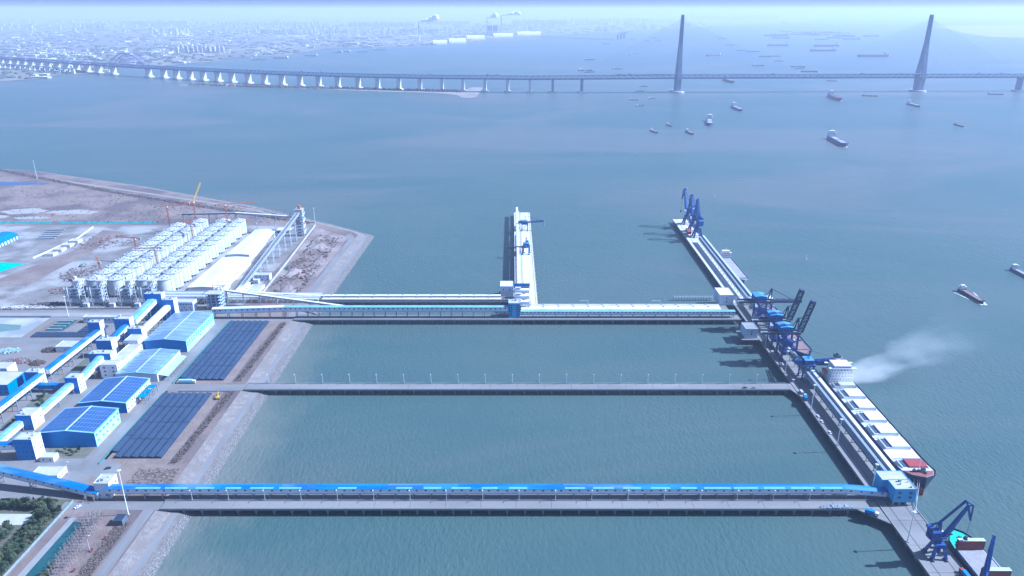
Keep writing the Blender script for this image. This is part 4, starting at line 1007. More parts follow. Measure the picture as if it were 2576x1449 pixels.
for p in PYL:
    x, y = p
    m = MB()
    for s in (-1, 1):
        for z0, z1, v0, v1, t0, t1, w0, w1 in ((5, 62, 16, 27, 11, 9, 7, 6), (62, 205, 27, 4.6, 9, 7.4, 6, 5)):
            m.add([(x - t0, y + s * v0 - w0, z0), (x + t0, y + s * v0 - w0, z0), (x + t0, y + s * v0 + w0, z0), (x - t0, y + s * v0 + w0, z0), (x - t1, y + s * v1 - w1, z1), (x + t1, y + s * v1 - w1, z1), (x + t1, y + s * v1 + w1, z1), (x - t1, y + s * v1 + w1, z1)], BOXF)
        m.obj('pylon_leg', pylc, br); m = MB()
    MB().taper(x - 7.4, x + 7.4, y - 9.5, y + 9.5, 204, 318, .82, .8).obj('pylon_head', pylc, br)
    MB().box(x - 5, x + 5, y - 7, y + 7, 318, 326).obj('pylon_cap', pylc, br)
    MB().box(x - 8, x + 8, y - 26, y + 26, 50, 57).obj('crossbeam', pylc, br)
    b = MB(); b.prism([(x + 26 * cos(k * pi / 8) * 1.25, y + 44 * sin(k * pi / 8)) for k in range(16)], -1, 7); b.obj('pylon_base', pierc, br)
    for sgn, LL in ((-1, 455), (1, 455)) if True else ():
        if p is PYL[0] and sgn > 0: LL = 535
        if p is PYL[1] and sgn < 0: LL = 535
        c = MB()
        for s in (-HW, HW):
            for k in range(26):
                f = (k + 1) / 26; xe = x + sgn * LL * f
                c.bar((x, y + s * .12, 205 + 105 * (f ** .8)), (xe, y + s + (14 / 462) * (xe - x) * 0, BZ(xe) + TH), .22)
        c.obj('stay_cable_fan', palest, br)
# arch over the side channel
ia, ib = piers[23], piers[24]
am = MB()
pts = []
for k in range(21):
    f = k / 20; zz = BZ(ia[0]) + TH + 58 * 4 * f * (1 - f); pts.append((ia[0] + (ib[0] - ia[0]) * f, ia[1] + (ib[1] - ia[1]) * f, zz))
L = hypot(ib[0] - ia[0], ib[1] - ia[1]); nx, ny = -(ib[1] - ia[1]) / L * HW, (ib[0] - ia[0]) / L * HW
for s in (-1, 1):
    for p, q_ in zip(pts, pts[1:]):
        am.bar((p[0] + s * nx, p[1] + s * ny, p[2]), (q_[0] + s * nx, q_[1] + s * ny, q_[2]), 2.4)
        am.bar((p[0] + s * nx, p[1] + s * ny, p[2]), (p[0] + s * nx, p[1] + s * ny, BZ(p[0]) + TH), .7)
for p in pts[3:-3:2]: am.bar((p[0] - nx, p[1] - ny, p[2]), (p[0] + nx, p[1] + ny, p[2]), 1.4)
am.obj('arch', brst, br)
# second, lower road viaduct on the far-left bank
vd = thing('viaduct', 'low pale road viaduct on thin piers at the left bank', 'bridge', (0, 0, 0))
va = [P(x, y)[:2] for x, y in ((188, 186), (150, 183), (112, 180), (75, 177), (38, 174), (0, 171), (-30, 169))]
for k in range(6):
    a, b = va[k], va[k + 1]
    MB().bar((a[0], a[1], 28), (b[0], b[1], 28), 20, 3).obj('deck_span', brdk, vd)
    for f in (0, .33, .66): piece('pier', pierc, vd, a[0] + (b[0] - a[0]) * f, a[1] + (b[1] - a[1]) * f, 0, 5, 14, 26.4)
# trucks on the bridge deck
tm = MB().box(-6, 6, -1.4, 1.4, .6, 4.0).box(6.4, 8.6, -1.3, 1.3, .6, 3.2).mesh('bridge_truck'); tm.materials.append(greyst)
for i, px in enumerate((724, 780, 1080, 1227, 1250, 1555, 1580, 1700, 1940, 2165, 2465, 2520)):
    X = P(px, 232)[0]
    seg = min(zip(ext, ext[1:]), key=lambda s_: 0 if min(s_[0][0], s_[1][0]) <= X <= max(s_[0][0], s_[1][0]) else 1e9)
    f = (X - seg[0][0]) / (seg[1][0] - seg[0][0]); Y = seg[0][1] + (seg[1][1] - seg[0][1]) * f
    o = mobj('bridge_truck', tm, None, (X, Y - 8, BZ(X) + TH + 1.77), atan2(seg[0][1] - seg[1][1], seg[0][0] - seg[1][0]))
    tag(o, 'small dark lorry driving on the upper bridge deck', 'truck', 'lorries on the bridge')

# ------------------------------------------------------------------ far shores
farm = M('far_farmland', (.105, .115, .10), (.155, .145, .12), .004, rough=1, c3=(.20, .185, .165), scale3=.0025, stretch=(1, .5, 1), detail=10)
FS = [P(x, y)[:2] for x, y in ((-300, 214), (0, 205), (100, 200), (150, 189), (257, 186), (297, 172), (405, 166), (475, 160), (550, 155), (562, 147), (644, 143), (724, 139), (819, 122), (939, 120), (1069, 116), (1169, 110), (1206, 103), (1288, 94), (1358, 91), (1438, 85), (1538, 82), (1640, 76), (1763, 68), (1863, 63), (1960, 57), (2080, 55))]
struct('far_shore', MB().sheet(FS + [(14000, 40000), (-40000, 40000), (-40000, FS[0][1])], 1.5), farm)
struct('right_shore', MB().sheet([P(x, y)[:2] for x, y in ((3000, 97), (2576, 95), (2490, 93), (2430, 85), (2400, 76), (2350, 66), (2500, 63), (3000, 62))], 1.2), M('mud_flat', (.30, .26, .25), (.24, .21, .21), .003, rough=1))
spit_lo = [(437, 215.5), (500, 216.8), (560, 218.5), (644, 219.5), (760, 223.5), (860, 227), (950, 230.5), (1060, 233.5), (1110, 236), (1150, 240), (1160, 246), (1185, 247.5), (1198, 246)]
spit_hi = [(1216, 221), (1190, 219.5), (1178, 223), (1165, 231.5), (1100, 229.5), (1000, 226.5), (900, 222.5), (800, 218.5), (700, 214), (600, 210.5), (520, 211.5), (460, 213.5)]
struct('sand_spit', MB().sheet([P(x, y)[:2] for x, y in spit_lo + spit_hi], 1.0), M('spit_sand', (.26, .23, .215), (.17, .155, .15), .01, rough=1))
# scrub along the spit
sc = MB()
for k in range(520):
    f = R.random(); x = 470 + f * 690; yb = 214.6 + (x - 470) / 690 * 17.5
    p = P(x, yb + R.uniform(-1.0, .6)); s = R.uniform(3, 8)
    sc.lathe([(s * .8, 1), (s, 1 + s * .5), (s * .5, 1 + s * 1.1), (.2, 1 + s * 1.4)], 6, p[0], p[1])
tag(sc.obj('spit_scrub', M('dark_scrub', (.05, .05, .045), (.075, .065, .055), .05, rough=1)), 'low dark scrub growing along the sand spit under the bridge', 'scrub', kind='stuff')

# buildings: sheds, blocks
def shed_mesh(nm, wmat, rmat, gable=.12):
    b = MB(); b.box(-.5, .5, -.5, .5, 0, .8)
    m = b.mesh(nm); m.materials.append(wmat); m.materials.append(rmat)
    b = MB(); b.box(-.5, .5, -.5, .5, 0, .8); n0 = len(b.f); b.extr([(-.52, .8), (.52, .8), (.52, .84), (0, .84 + gable), (-.52, .84)], -.52, .52)
    m = b.mesh(nm); m.materials.append(wmat); m.materials.append(rmat)
    for i, p in enumerate(m.polygons): p.material_index = 0 if i < n0 else 1
    return m
farwhite = M('far_white', (.72, .73, .74), (.60, .61, .62), .01, rough=.8)
farblue = M('far_blue_roof', (.16, .28, .46), (.22, .34, .5), .01, rough=.7)
farwall = M('far_wall', (.50, .49, .49), (.42, .41, .42), .01, rough=.9)
farred = M('far_red', (.42, .16, .12), None, .01, rough=.9)
shA, shB = shed_mesh('far_shed', farwall, farwhite), shed_mesh('far_shed', farwall, farblue)
def tower_mesh():
    b = MB(); b.box(-.5, .5, -.5, .5, 0, .94); b.box(-.18, .18, -.3, .3, .94, 1.0)
    for k in range(1, 7): b.box(-.53, .53, -.53, .53, k * .134 - .012, k * .134 + .012)
    m = b.mesh('far_apartment'); m.materials.append(farwall); return m
twm = tower_mesh()
def inside(x, y, poly):
    c_ = False
    for i in range(len(poly)):
        (x1, y1), (x2, y2) = poly[i - 1], poly[i]
        if (y1 > y) != (y2 > y) and x < (x2 - x1) * (y - y1) / (y2 - y1) + x1: c_ = not c_
    return c_
SH_PX = [(x, y) for x, y in ((0, 205), (100, 200), (150, 189), (257, 186), (297, 172), (405, 166), (475, 160), (550, 155), (562, 147), (644, 143), (724, 139), (819, 122), (939, 120), (1069, 116), (1169, 110), (1206, 103), (1288, 94), (1438, 85), (1538, 82), (1640, 76), (1763, 68), (1863, 63), (2080, 55), (2080, 38), (0, 38))]
def near_far(n, ylo, yhi, xlo=0, xhi=2000, gap=1.5, clus=0):
    out = []; C = [(R.uniform(xlo, xhi), ylo + (yhi - ylo) * R.random() ** 1.4, R.uniform(18, 70)) for _ in range(clus)]
    while len(out) < n:
        x, y = R.uniform(xlo, xhi), R.uniform(ylo, yhi)
        if clus and R.random() < .86:
            c = R.choice(C); x, y = R.gauss(c[0], c[2]), R.gauss(c[1], c[2] * .09 * max(.3, (c[1] - 30) / 60))
        if inside(x, y + gap, SH_PX): out.append((x, y))
    return out
for i, (x, y) in enumerate(near_far(230, 78, 200, 0, 1500, 1.5, 34)):
    p = P(x, y); ln = R.uniform(30, 130); wd = R.uniform(16, 40)
    if p[1] > 6500: ln *= 1.5; wd *= 1.4
    o = mobj('far_shed', shA if R.random() < .78 else shB, None, (p[0], p[1], 1.5), R.choice((.1, .1, .25, -.2, 1.65)), (ln, wd, R.uniform(9, 18)))
    tag(o, 'low pale-roofed industrial shed among the fields of the far shore', 'shed', 'sheds on the far shore')
# tight rows of apartment blocks
k = 0
for (x0, x1, y, n, h, dpt) in ((448, 562, 133, 11, 52, 2), (1010, 1100, 83, 15, 60, 1), (660, 740, 85, 18, 60, 1), (792, 870, 86, 11, 62, 1), (210, 265, 73, 13, 80, 2), (310, 470, 66, 30, 85, 2), (880, 1040, 68, 28, 80, 2), (1060, 1180, 62, 22, 85, 1), (1290, 1420, 62, 26, 85, 2), (1440, 1640, 55, 26, 95, 1), (1720, 1960, 49, 30, 150, 1), (560, 800, 64, 30, 80, 1)):
    for d in range(dpt):
        for i in range(n):
            x = x0 + (x1 - x0) * (i + R.uniform(-.2, .2)) / max(1, n - 1); p = P(x, y - d * 4.5 + R.uniform(-.4, .4))
            sc_ = max(1.0, p[1] / 9000)
            o = mobj('far_apartment', twm, None, (p[0], p[1], 1.5), R.uniform(-.1, .2), (24 * sc_, 15, h * R.uniform(.75, 1.2)))
            tag(o, 'pale apartment slab in the hazy city across the river', 'building', 'apartment slabs in the hazy city')
            k += 1
# the uncountable rest of the city and villages
cm = MB()
for i, (x, y) in enumerate(near_far(2000, 46, 178, 0, 2000, 1, 75)):
    if y > 110 and R.random() < .45: continue
    p = P(x, y); s = max(1, p[1] / 6000)
    if R.random() < .3 and y < 90: a, b_, h = R.uniform(10, 16) * s, 8, R.uniform(30, 80)
    else: a, b_, h = R.uniform(6, 34) * s, R.uniform(4, 11) * s, R.uniform(4, 10)
    cm.box(p[0] - a, p[0] + a, p[1] - b_, p[1] + b_, 1.5, 1.5 + h)
tag(cm.obj('distant_city', farwhite), 'distant pale houses and blocks spread across the far shore', 'city', kind='stuff')
gm = MB()
for i, (x, y) in enumerate(near_far(1500, 60, 200, 0, 1700, 1)):
    p = P(x, y); s = max(1, p[1] / 5000) * R.uniform(8, 22)
    gm.lathe([(s, 1.5), (s * 1.1, 1.5 + 4), (s * .6, 1.5 + 9), (.3, 12)], 6, p[0], p[1])
tag(gm.obj('distant_trees', M('far_trees', (.05, .065, .05), (.08, .085, .06), .01, rough=1)), 'dark tree clumps scattered between far houses and fields', 'trees', kind='stuff')
# far barrel-roofed coal stores, stacks and boiler houses
def barrel(label, px, py, L, W_, rz):
    p = P(px, py); t = thing('barrel_store', label, 'storage hall', (p[0], p[1], 1.5), rz)
    sec = [(W_ / 2 * cos(pi * k / 14), W_ * .42 * sin(pi * k / 14)) for k in range(15)]
    MB().extr(sec[::-1] if False else sec, -L / 2, L / 2).obj('shell', farwhite, t)
    for s in (-1, 1): MB().extr([(u * .97, z * .97) for u, z in sec], s * L / 2 - (.2 if s > 0 else .8), s * L / 2 + (.8 if s > 0 else .2)).obj('end_wall', farblue, t)
for a in (('white barrel-roofed coal hall at the foot of the banded chimney', 1106, 112, 150, 110, 1.75), ('white barrel-roofed coal hall between the chimney and the twin stacks', 1150, 109, 190, 120, 1.75), ('wide white barrel hall below the twin stacks', 1196, 101, 220, 130, 1.7), ('white barrel hall next to the dark boiler houses', 1265, 95.5, 260, 140, 1.7), ('long white barrel hall at the start of the far jetty', 1330, 91.5, 330, 150, 1.65)): barrel(*a)
def stack(label, px, py, ptop, r):
    p = P(px, py); h = hgt(p[1], ptop) - 1.5; t = thing('chimney', label, 'chimney', (p[0], p[1], 1.5))
    for k in range(8):
        z0, z1 = h * k / 8, h * (k + 1) / 8 - .3
        MB().tube((0, 0, z0), (0, 0, z1), r * (1.4 - .5 * k / 8), r * (1.4 - .5 * (k + 1) / 8), 14).obj('shaft_band', farwhite if k % 2 or k < 4 else farred, t)
    return p, h
st1 = stack('tall red and white banded chimney near the far waterfront', 1055, 106, 58, 7)
st2 = stack('slim pale chimney beside the dark boiler houses', 1225, 88, 47.5, 6)
st3 = stack('tall pale chimney right of the dark boiler houses', 1261, 86, 41, 8)
for i, (px, py, pt) in enumerate(((1232, 88, 65), (1246, 88, 65))):
    p = P(px, py); h = hgt(p[1], pt)
    t = thing('boiler_house', 'tall dark boiler house beside the pale chimneys', 'building', (p[0], p[1], 1.5), 0, 'boiler houses of the far power station')
    MB().box(-32, 32, -35, 35, 0, h).obj('wall', M('boiler_wall', (.09, .16, .26), None, .02), t); MB().box(-34, 34, -37, 37, h, h + 5).obj('roof', farwall, t); MB().box(-24, 24, -60, -36, 0, h * .5).obj('annex', farwall, t)
# far jetty with unloaders
fj = thing('far_jetty', 'thin dark jetty with hazy unloaders reaching from the far barrel hall', 'jetty', (0, 0, 0))
a, b_ = P(1358, 93), P(1553, 102)
MB().bar((a[0], a[1], 8), (b_[0], b_[1], 8), 30, 6).obj('deck', concs, fj)
for k in range(3):
    x, y = b_[0] + 10 + k * 60, b_[1] + 60 + k * 150
    MB().box(x - 10, x + 10, y - 10, y + 10, 8, 60).bar((x, y, 60), (x + 60, y + 20, 95), 8).obj('unloader', brst, fj)
# smoke from the chimneys: real volumes
def puff_mat(name, dens, scale, col=(1, 1, 1)):
    m = bpy.data.materials.new(name); m.use_nodes = True; n = m.node_tree.nodes; l = m.node_tree.links
    n.remove(n['Principled BSDF']); v_ = n.new('ShaderNodeVolumePrincipled'); v_.inputs['Color'].default_value = (*col, 1); v_.inputs['Anisotropy'].default_value = .2
    tc = n.new('ShaderNodeTexCoord'); t = n.new('ShaderNodeTexNoise'); t.inputs['Scale'].default_value = scale; t.inputs['Detail'].default_value = 4
    l.new(tc.outputs['Generated'], t.inputs['Vector'])
    # fade from the source (x=0) outward, and towards the sides of the box
    sp = n.new('ShaderNodeSeparateXYZ'); l.new(tc.outputs['Generated'], sp.inputs[0])
    def node(op, a_=None, b__=None, c__=None):
        q = n.new('ShaderNodeMath'); q.operation = op
        for i, val in enumerate((a_, b__, c__)):
            if val is None: continue
            if hasattr(val, 'links'): l.new(val, q.inputs[i])
            else: q.inputs[i].default_value = val
        return q.outputs[0]
    gx = sp.outputs[0]
    width = node('MULTIPLY_ADD', gx, .40, .075)
    cz = node('MULTIPLY_ADD', gx, .35, .30)
    dy = node('DIVIDE', node('SUBTRACT', sp.outputs[1], .5), width); dz = node('DIVIDE', node('SUBTRACT', sp.outputs[2], cz), width)
    rad = node('ADD', node('MULTIPLY', dy, dy), node('MULTIPLY', dz, dz))
    core = node('SUBTRACT', 1.0, rad)
    core = node('ADD', core, node('MULTIPLY_ADD', t.outputs['Fac'], 3.4, -1.9))
    core = node('MAXIMUM', core, 0.0)
    thin = node('POWER', node('SUBTRACT', 1.0, gx), 1.6)
    head = node('MINIMUM', node('MULTIPLY', gx, 14.0), 1.0)
    inv = node('DIVIDE', .12, node('ADD', width, .03))
    d = node('MULTIPLY', node('MULTIPLY', core, thin), node('MULTIPLY', head, dens)); d = node('MULTIPLY', d, inv)
    l.new(d, v_.inputs['Density']); l.new(v_.outputs[0], n['Material Output'].inputs['Volume'])
    return m
smw = M('steam_white', (.86, .87, .88), (.80, .81, .82), .02, rough=1, spec=0)
def steam(label, p, h, L):
    b = MB(); rnd = random.Random(int(L))
    n_ = 26
    for k in range(n_):
        f = (k / n_) ** 1.1; r = 7 + 26 * f * rnd.uniform(.6, 1.15); x = L * f + rnd.uniform(-6, 6); y = rnd.uniform(-16, 16) * f; z = 6 + 46 * f ** .7 + rnd.uniform(-14, 16) * f
        ph = rnd.uniform(0, 6); prof = []
        V = []; A, B_ = 8, 12
        for i in range(A + 1):
            for j in range(B_):
                t, u = pi * i / A, 2 * pi * j / B_; q = r * (1 + .2 * sin(3 * u + ph + 2 * t) + .16 * sin(5 * t + ph))
                V.append((x + q * sin(t) * cos(u), y + q * sin(t) * sin(u), z + q * cos(t) * .85))
        b.add(V, [(i * B_ + j, (i + 1) * B_ + j, (i + 1) * B_ + (j + 1) % B_, i * B_ + (j + 1) % B_) for i in range(A) for j in range(B_)])
    o = b.obj('smoke_plume', smw, None, (p[0], p[1], h + 1.5), smooth=True); tag(o, label, 'smoke')
steam('white smoke drifting from the red and white banded chimney', st1[0], st1[1], 215)
steam('white smoke drifting from the slim pale chimney', st2[0], st2[1], 150)
steam('white smoke drifting from the tall pale chimney', st3[0], st3[1], 275)
# ------------------------------------------------------------------ ships
def hull_mesh(L, B, zd, zw, bow=.16, sheer=2.0, name='hull', z0=-1.0, zt=None, full=.9):
    """x forward, hull between heights z0..zt; blunt stern, flared bow"""
    N = 18; V = []; zt = zd if zt is None else zt
    def half(f, z):
        e = max(0., (f - (1 - bow)) / bow); k = (z - 0) / zd
        lead = .035 * (1 - k)                                   # raked stem
        e = min(1., max(0., (f - (1 - bow) + lead) / bow))
        w_ = B / 2 * (1 - e ** (2.2 + k * full))
        s_ = max(0., (.06 - f) / .06)
        return max(.02, w_ * (1 - .25 * s_ * (1 - k * .6)))
    for i in range(N + 1):
        f = 1 - (1 - i / N) ** 1.5 if False else i / N
        f = min(1, f if f < .7 else .7 + .3 * (1 - max(0., 1 - (f - .7) / .3) ** 1.6))
        x = (f - .5) * L
        for z in (z0, zt):
            zz = z + (sheer * max(0, (f - (1 - bow * 1.1)) / (bow * 1.1)) if z == zd else 0)
            h = half(f, z); V += [(x, -h, zz), (x, h, zz)]
    F_ = []
    for i in range(N):
        a = i * 4; c_ = a + 4
        F_ += [(a, c_, c_ + 2, a + 2), (c_ + 1, a + 1, a + 3, c_ + 3), (a + 2, c_ + 2, c_ + 3, a + 3), (a + 1, c_ + 1, c_, a)]
    F_ += [(0, 2, 3, 1), (N * 4 + 1, N * 4 + 3, N * 4 + 2, N * 4)]
    return V, F_
def ship(label, loc, rz, L, B, zd, hullm, bootm, deckm, hatches=(), cover=None, sup=(.06, .14, 12, .8), supm=None, funnel=None, cranes=0, group=None, name='cargo_ship', cargo=None, cat='ship', zb=2.0, sheer=2.0, bow=.16, hold=None, mast=True, full=.9):
    t = thing(name, label, cat, loc, rz, group)
    V, F_ = hull_mesh(L, B, zd, 0, bow, sheer, z0=zb, zt=zd, full=full); MB().add(V, F_).obj('hull', hullm, t)
    V, F_ = hull_mesh(L, B * .995, zd, 0, bow, sheer, z0=-1.0, zt=zb - .01, full=full); MB().add(V, F_).obj('boot_topping', bootm, t)
    V, F_ = hull_mesh(L * .985, B * .95, zd, 0, bow, sheer, z0=zd, zt=zd, full=full)
    dv = [(x, y, z + .06) for (x, y, z) in V[2::4]]; dv2 = [(x, y, z + .06) for (x, y, z) in V[3::4]]
    n = len(dv); MB().add(dv + dv2, [(i, i + 1, n + i + 1, n + i) for i in range(n - 1)]).obj('deck', deckm, t)
    V2, _ = hull_mesh(L, B, zd, 0, bow, sheer, z0=zd, zt=zd, full=full)
    bw = MB()
    for side in (2, 3):
        pts = V2[side::4]
        for p, q in zip(pts, pts[1:]): bw.bar((p[0], p[1], p[2] + .5), (q[0], q[1], q[2] + .5), .18, 1.0)
    bw.obj('bulwark', hullm, t)
    for hx0, hx1 in hatches:
        x0, x1 = (hx0 - .5) * L, (hx1 - .5) * L
        if hold:
            MB().box(x0, x1, -B * .36, B * .36, zd + .07, zd + 1.5).obj('hatch_coaming', hullm, t)
            MB().box(x0 + .5, x1 - .5, -B * .33, B * .33, zd + 1.502, zd + 1.56).obj('hold_cargo', hold, t)
        if cover:
            c_ = MB().box(x0, x1, -B * .36, B * .36, zd + .07, zd + 1.6).obj('hatch_coaming', cover, t)
            for s in (-1, 1):
                y0, y1 = sorted((s * .1, s * B * .35))
                MB().box(x0 + .3, x1 - .3, y0, y1, zd + 1.602, zd + 2.3).obj('hatch_cover', cover, t)
    if cargo:
        x0, x1 = (hatches[0][0] - .5) * L if hatches else -.3 * L, (hatches[-1][1] - .5) * L if hatches else .3 * L
    if sup:
        f0, f1, h, wf = sup; x0, x1 = (f0 - .5) * L, (f1 - .5) * L; m = supm or white
        lev = max(1, int(h / 2.8))
        for k in range(lev):
            z0 = zd + .07 + k * h / lev; w_ = B * wf / 2 * (1 - .05 * k); xf = x1 - .3 * k
            o = MB().box(x0 + .4 * k, xf, -w_, w_, z0, z0 + h / lev - .02).obj('deckhouse', m, t)
            if h / lev > 2.0 and B > 9:
                nw = max(3, int(w_ * 2 / 2.6))
                for j in range(nw):
                    y = -w_ + (j + .5) * 2 * w_ / nw
                    piece('window', glass, o, xf + .03, y, z0 + 1.0, .12, 1.1 if k < lev - 1 else 1.9, .9)
        w_ = B * .5
        MB().box(x1 - 3.2, x1 - .3 * lev + .6, -w_, w_, zd + h + .08, zd + h + .35).obj('bridge_wing', m, t)
        MB().box(x0 + 1.2, x1 - .3 * lev, -B * wf * .36, B * wf * .36, zd + h + .36, zd + h + 2.6).obj('wheelhouse', m, t)
        piece('wheelhouse_window', glass, t, x1 - .3 * lev + .02, 0, zd + h + 1.1, .14, B * wf * .68, 1.0)
        if mast:
            MB().tube(((x0 + x1) / 2, 0, zd + h + 2.6), ((x0 + x1) / 2, 0, zd + h + 2.6 + h * .55), .32, .15, 6).bar(((x0 + x1) / 2, -1.6, zd + h + 2.6 + h * .35), ((x0 + x1) / 2, 1.6, zd + h + 2.6 + h * .35), .25).obj('mast', m, t)
    if funnel:
        fx, fh, fm_ = funnel; x = (fx - .5) * L
        MB().taper(x - 3.2, x + 3.2, -2.6, 2.6, zd + .1, zd + fh, .9).obj('funnel', white, t); MB().box(x - 3.0, x + 3.0, -2.4, 2.4, zd + fh + .004, zd + fh + 2.4).obj('funnel_top', fm_, t)
        for s in (-1, 0, 1): MB().tube((x + s, 0, zd + fh + 2.4), (x + s, 0, zd + fh + 4), .4, n=8).obj('exhaust_pipe', blackm, t)
    return t
whdeck = M('pale_deck', (.66, .67, .68), (.56, .57, .58), .2, rough=.7)
reddeck = M('red_deck', (.25, .085, .08), (.19, .065, .065), .3, rough=.7)
greydeck = M('grey_deck', (.20, .22, .25), (.16, .18, .21), .2, rough=.8)
bluehull = M('blue_hull', (.03, .10, .26), (.025, .085, .22), .1, rough=.5)
tealhull = M('teal_hull', (.05, .24, .30), None, .1, rough=.5)
rustcargo = M('rust_cargo', (.22, .145, .135), (.17, .115, .11), .1, rough=.95)

# the white-decked bulk carrier alongside
cx, cy = (296.8 + 322.6) / 2 + .8, (474 + 655) / 2
L_ = 181; B_ = 26
bc = ship('large bulk carrier with white decks and black hull moored along the quay', (cx + 2.6, cy - 7.5, 0), -pi / 2 + QROT, L_, B_, 12, navy, redhull, whdeck, sup=(.045, .135, 15, .86), funnel=(.035, 19, navy), zb=5.5, sheer=3.2, bow=.12, full=3.2)
for k in range(7):
    y1 = 492 + k * 20.7
    f0 = (655 - (y1 + 19.3)) / L_; f1 = (655 - (y1 + 5.3)) / L_
    if f0 < .14: f0 = .145
    x0, x1 = (f0 - .5) * L_, (f1 - .5) * L_
    if k == 0:
        x0, x1 = (.885 - .5) * L_, (.945 - .5) * L_; x0 -= 6; x1 -= 6
    MB().box(x0, x1, -9.4, 9.4, 12.1, 13.8).obj('hatch_coaming', white, bc)
    # side-rolling covers: one half closed, one drawn outboard, hold's shade painted as a dark sheet between
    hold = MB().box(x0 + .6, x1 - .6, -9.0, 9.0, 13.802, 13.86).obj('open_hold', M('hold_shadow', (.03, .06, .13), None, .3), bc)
    c_ = MB().box(x0 + .2, x1 - .2, -4.8, 9.3, 13.88, 15.0).obj('hatch_cover', white, bc)
    if k == 0: c_.data.materials[0] = redp
    for s in (-1, 1): MB().box(x0 - .2, x1 + .2, s * 9.9 - .25, s * 9.9 + .25, 12.1, 14.2).obj('cover_rail', palest, bc)
    MB().bar((x0 - 2.2, -11, 13.6), (x0 - 2.2, 11, 13.6), .35).bar((x0 - 2.8, -11, 13.1), (x0 - 2.8, 11, 13.1), .35).obj('cross_pipe', greyst, bc)
    for j in range(6):
        y = R.uniform(-8, 8); MB().tube((x0 - 2.4 + R.uniform(-.8, .8), y, 12.1), (x0 - 2.4, y, 13.4), .4, n=6).obj('deck_vent', greyst if j % 2 else white, bc)
fx = .445 * L_
for j in range(9):
    x, y = fx + R.uniform(-6, 3.0), R.uniform(-6, 6)
    MB().box(x - .8, x + .8, y - .6, y + .6, 14.4, 16.2).obj('windlass', darkst, bc)
V, F_ = hull_mesh(L_ * .983, B_ * .94, 12, 0, .12, 3.2, z0=12, zt=12, full=3.2)
pp = [(v_[0], v_[1], v_[2] + .16) for v_ in V if v_[0] > fx - 9]
aa = [p for p in pp if p[1] < 0][1::2]; bb = [p for p in pp if p[1] > 0][1::2]
n_ = min(len(aa), len(bb)); MB().add(aa[:n_] + bb[:n_], [(i, i + 1, n_ + i + 1, n_ + i) for i in range(n_ - 1)]).obj('forecastle_deck', reddeck, bc)
MB().tube((fx - 2, 0, 13), (fx - 2, 0, 24), .4, .2, 8).obj('foremast', white, bc)
MB().bar((.36 * L_ * -1 - 14, -13.2, 27.4), (.36 * L_ * -1 - 14, 13.2, 27.4), 2.2, .8).obj('bridge_wing', white, bc)
for s in (-1, 1): MB().box(-L_ * .5 + 7, -L_ * .5 + 15, s * 11.4 - 1.4, s * 11.4 + 1.4, 17, 20).obj('lifeboat', orange, bc)
mr = MB()
for (a_, b__) in (((313, 476, 13), (290, 437, 7)), ((311, 476.5, 13), (291.5, 439, 7)), ((309, 477, 13), (292, 447, 7))): mr.tube(a_, b__, .12, n=5, cap=False)
tag(mr.obj('mooring_line', palest), 'pale mooring lines from the black bow to the quay', 'rope')
# dust from loading
dm = puff_mat('grain_dust', .115, 3.6, (1, 1, 1))
o = MB().box(0, 190, -48, 48, 0, 66).obj('dust_plume', dm, None, (303, 611, .6)); o.rotation_euler = (0, 0, radians(22)); tag(o, 'white dust plume blowing off the bulk carrier over the river', 'dust')

# moored barges and ships at the quay
ship('grey cargo ship with white wheelhouse moored beyond the unloaders', (*QP(38, 980), 0), -pi / 2 + QROT, 108, 16, 4.2, greyst, navy, greydeck, hatches=((.13, .9),), hold=greycargo, sup=(.02, .10, 8.5, .9), zb=1.0, sheer=1.2)
ship('small bulk ship with red bow moored under the grab unloaders', (*QP(36.5, 765), 0), -pi / 2 + QROT, 150, 19, 7.5, bluehull, redhull, rustcargo, hatches=((.14, .30), (.34, .52), (.56, .74), (.78, .9)), hold=rustcargo, sup=(.02, .10, 9, .85), zb=4.0, sheer=2)
# ship at the near corner: green foredeck, open hold, red folded covers
gs = ship('ship with green foredeck and open grey hold below the blue portal crane', (303.8, 331, 0), pi / 2 + QROT, 170, 19, 8, navy, redhull, greend, zb=1.5, sheer=1.6, sup=None, bow=.14, full=2.4)
MB().box(-20, 66, -8.6, 8.6, 8.08, 9.6).obj('hatch_coaming', palest, gs)
MB().box(-19.5, 65.5, -8.2, 8.2, 9.602, 9.66).obj('open_hold', greycargo, gs)
for x0 in (64, 36.5):
    for k in range(2): MB().box(x0 + k * 1.6, x0 + k * 1.6 + 1.3, -8.6, 8.6, 9.7, 16.6).obj('folded_hatch_cover', maroon, gs); MB().box(x0 + k * 1.6 - .1, x0 + k * 1.6 + 1.4, -8.7, 8.7, 16.61, 16.9).obj('cover_edge', palest, gs)
for j in range(12):
    x, y = R.uniform(69, 80), R.uniform(-5, 5); MB().box(x - .7, x + .7, y - .5, y + .5, 8.6, 10.4).obj('windlass', M('green_gear', (.02, .20, .15), None, .3), gs)
MB().bar((30, -10.5, 9), (62, -10.5, 9), .3).obj('gangway', white, gs)

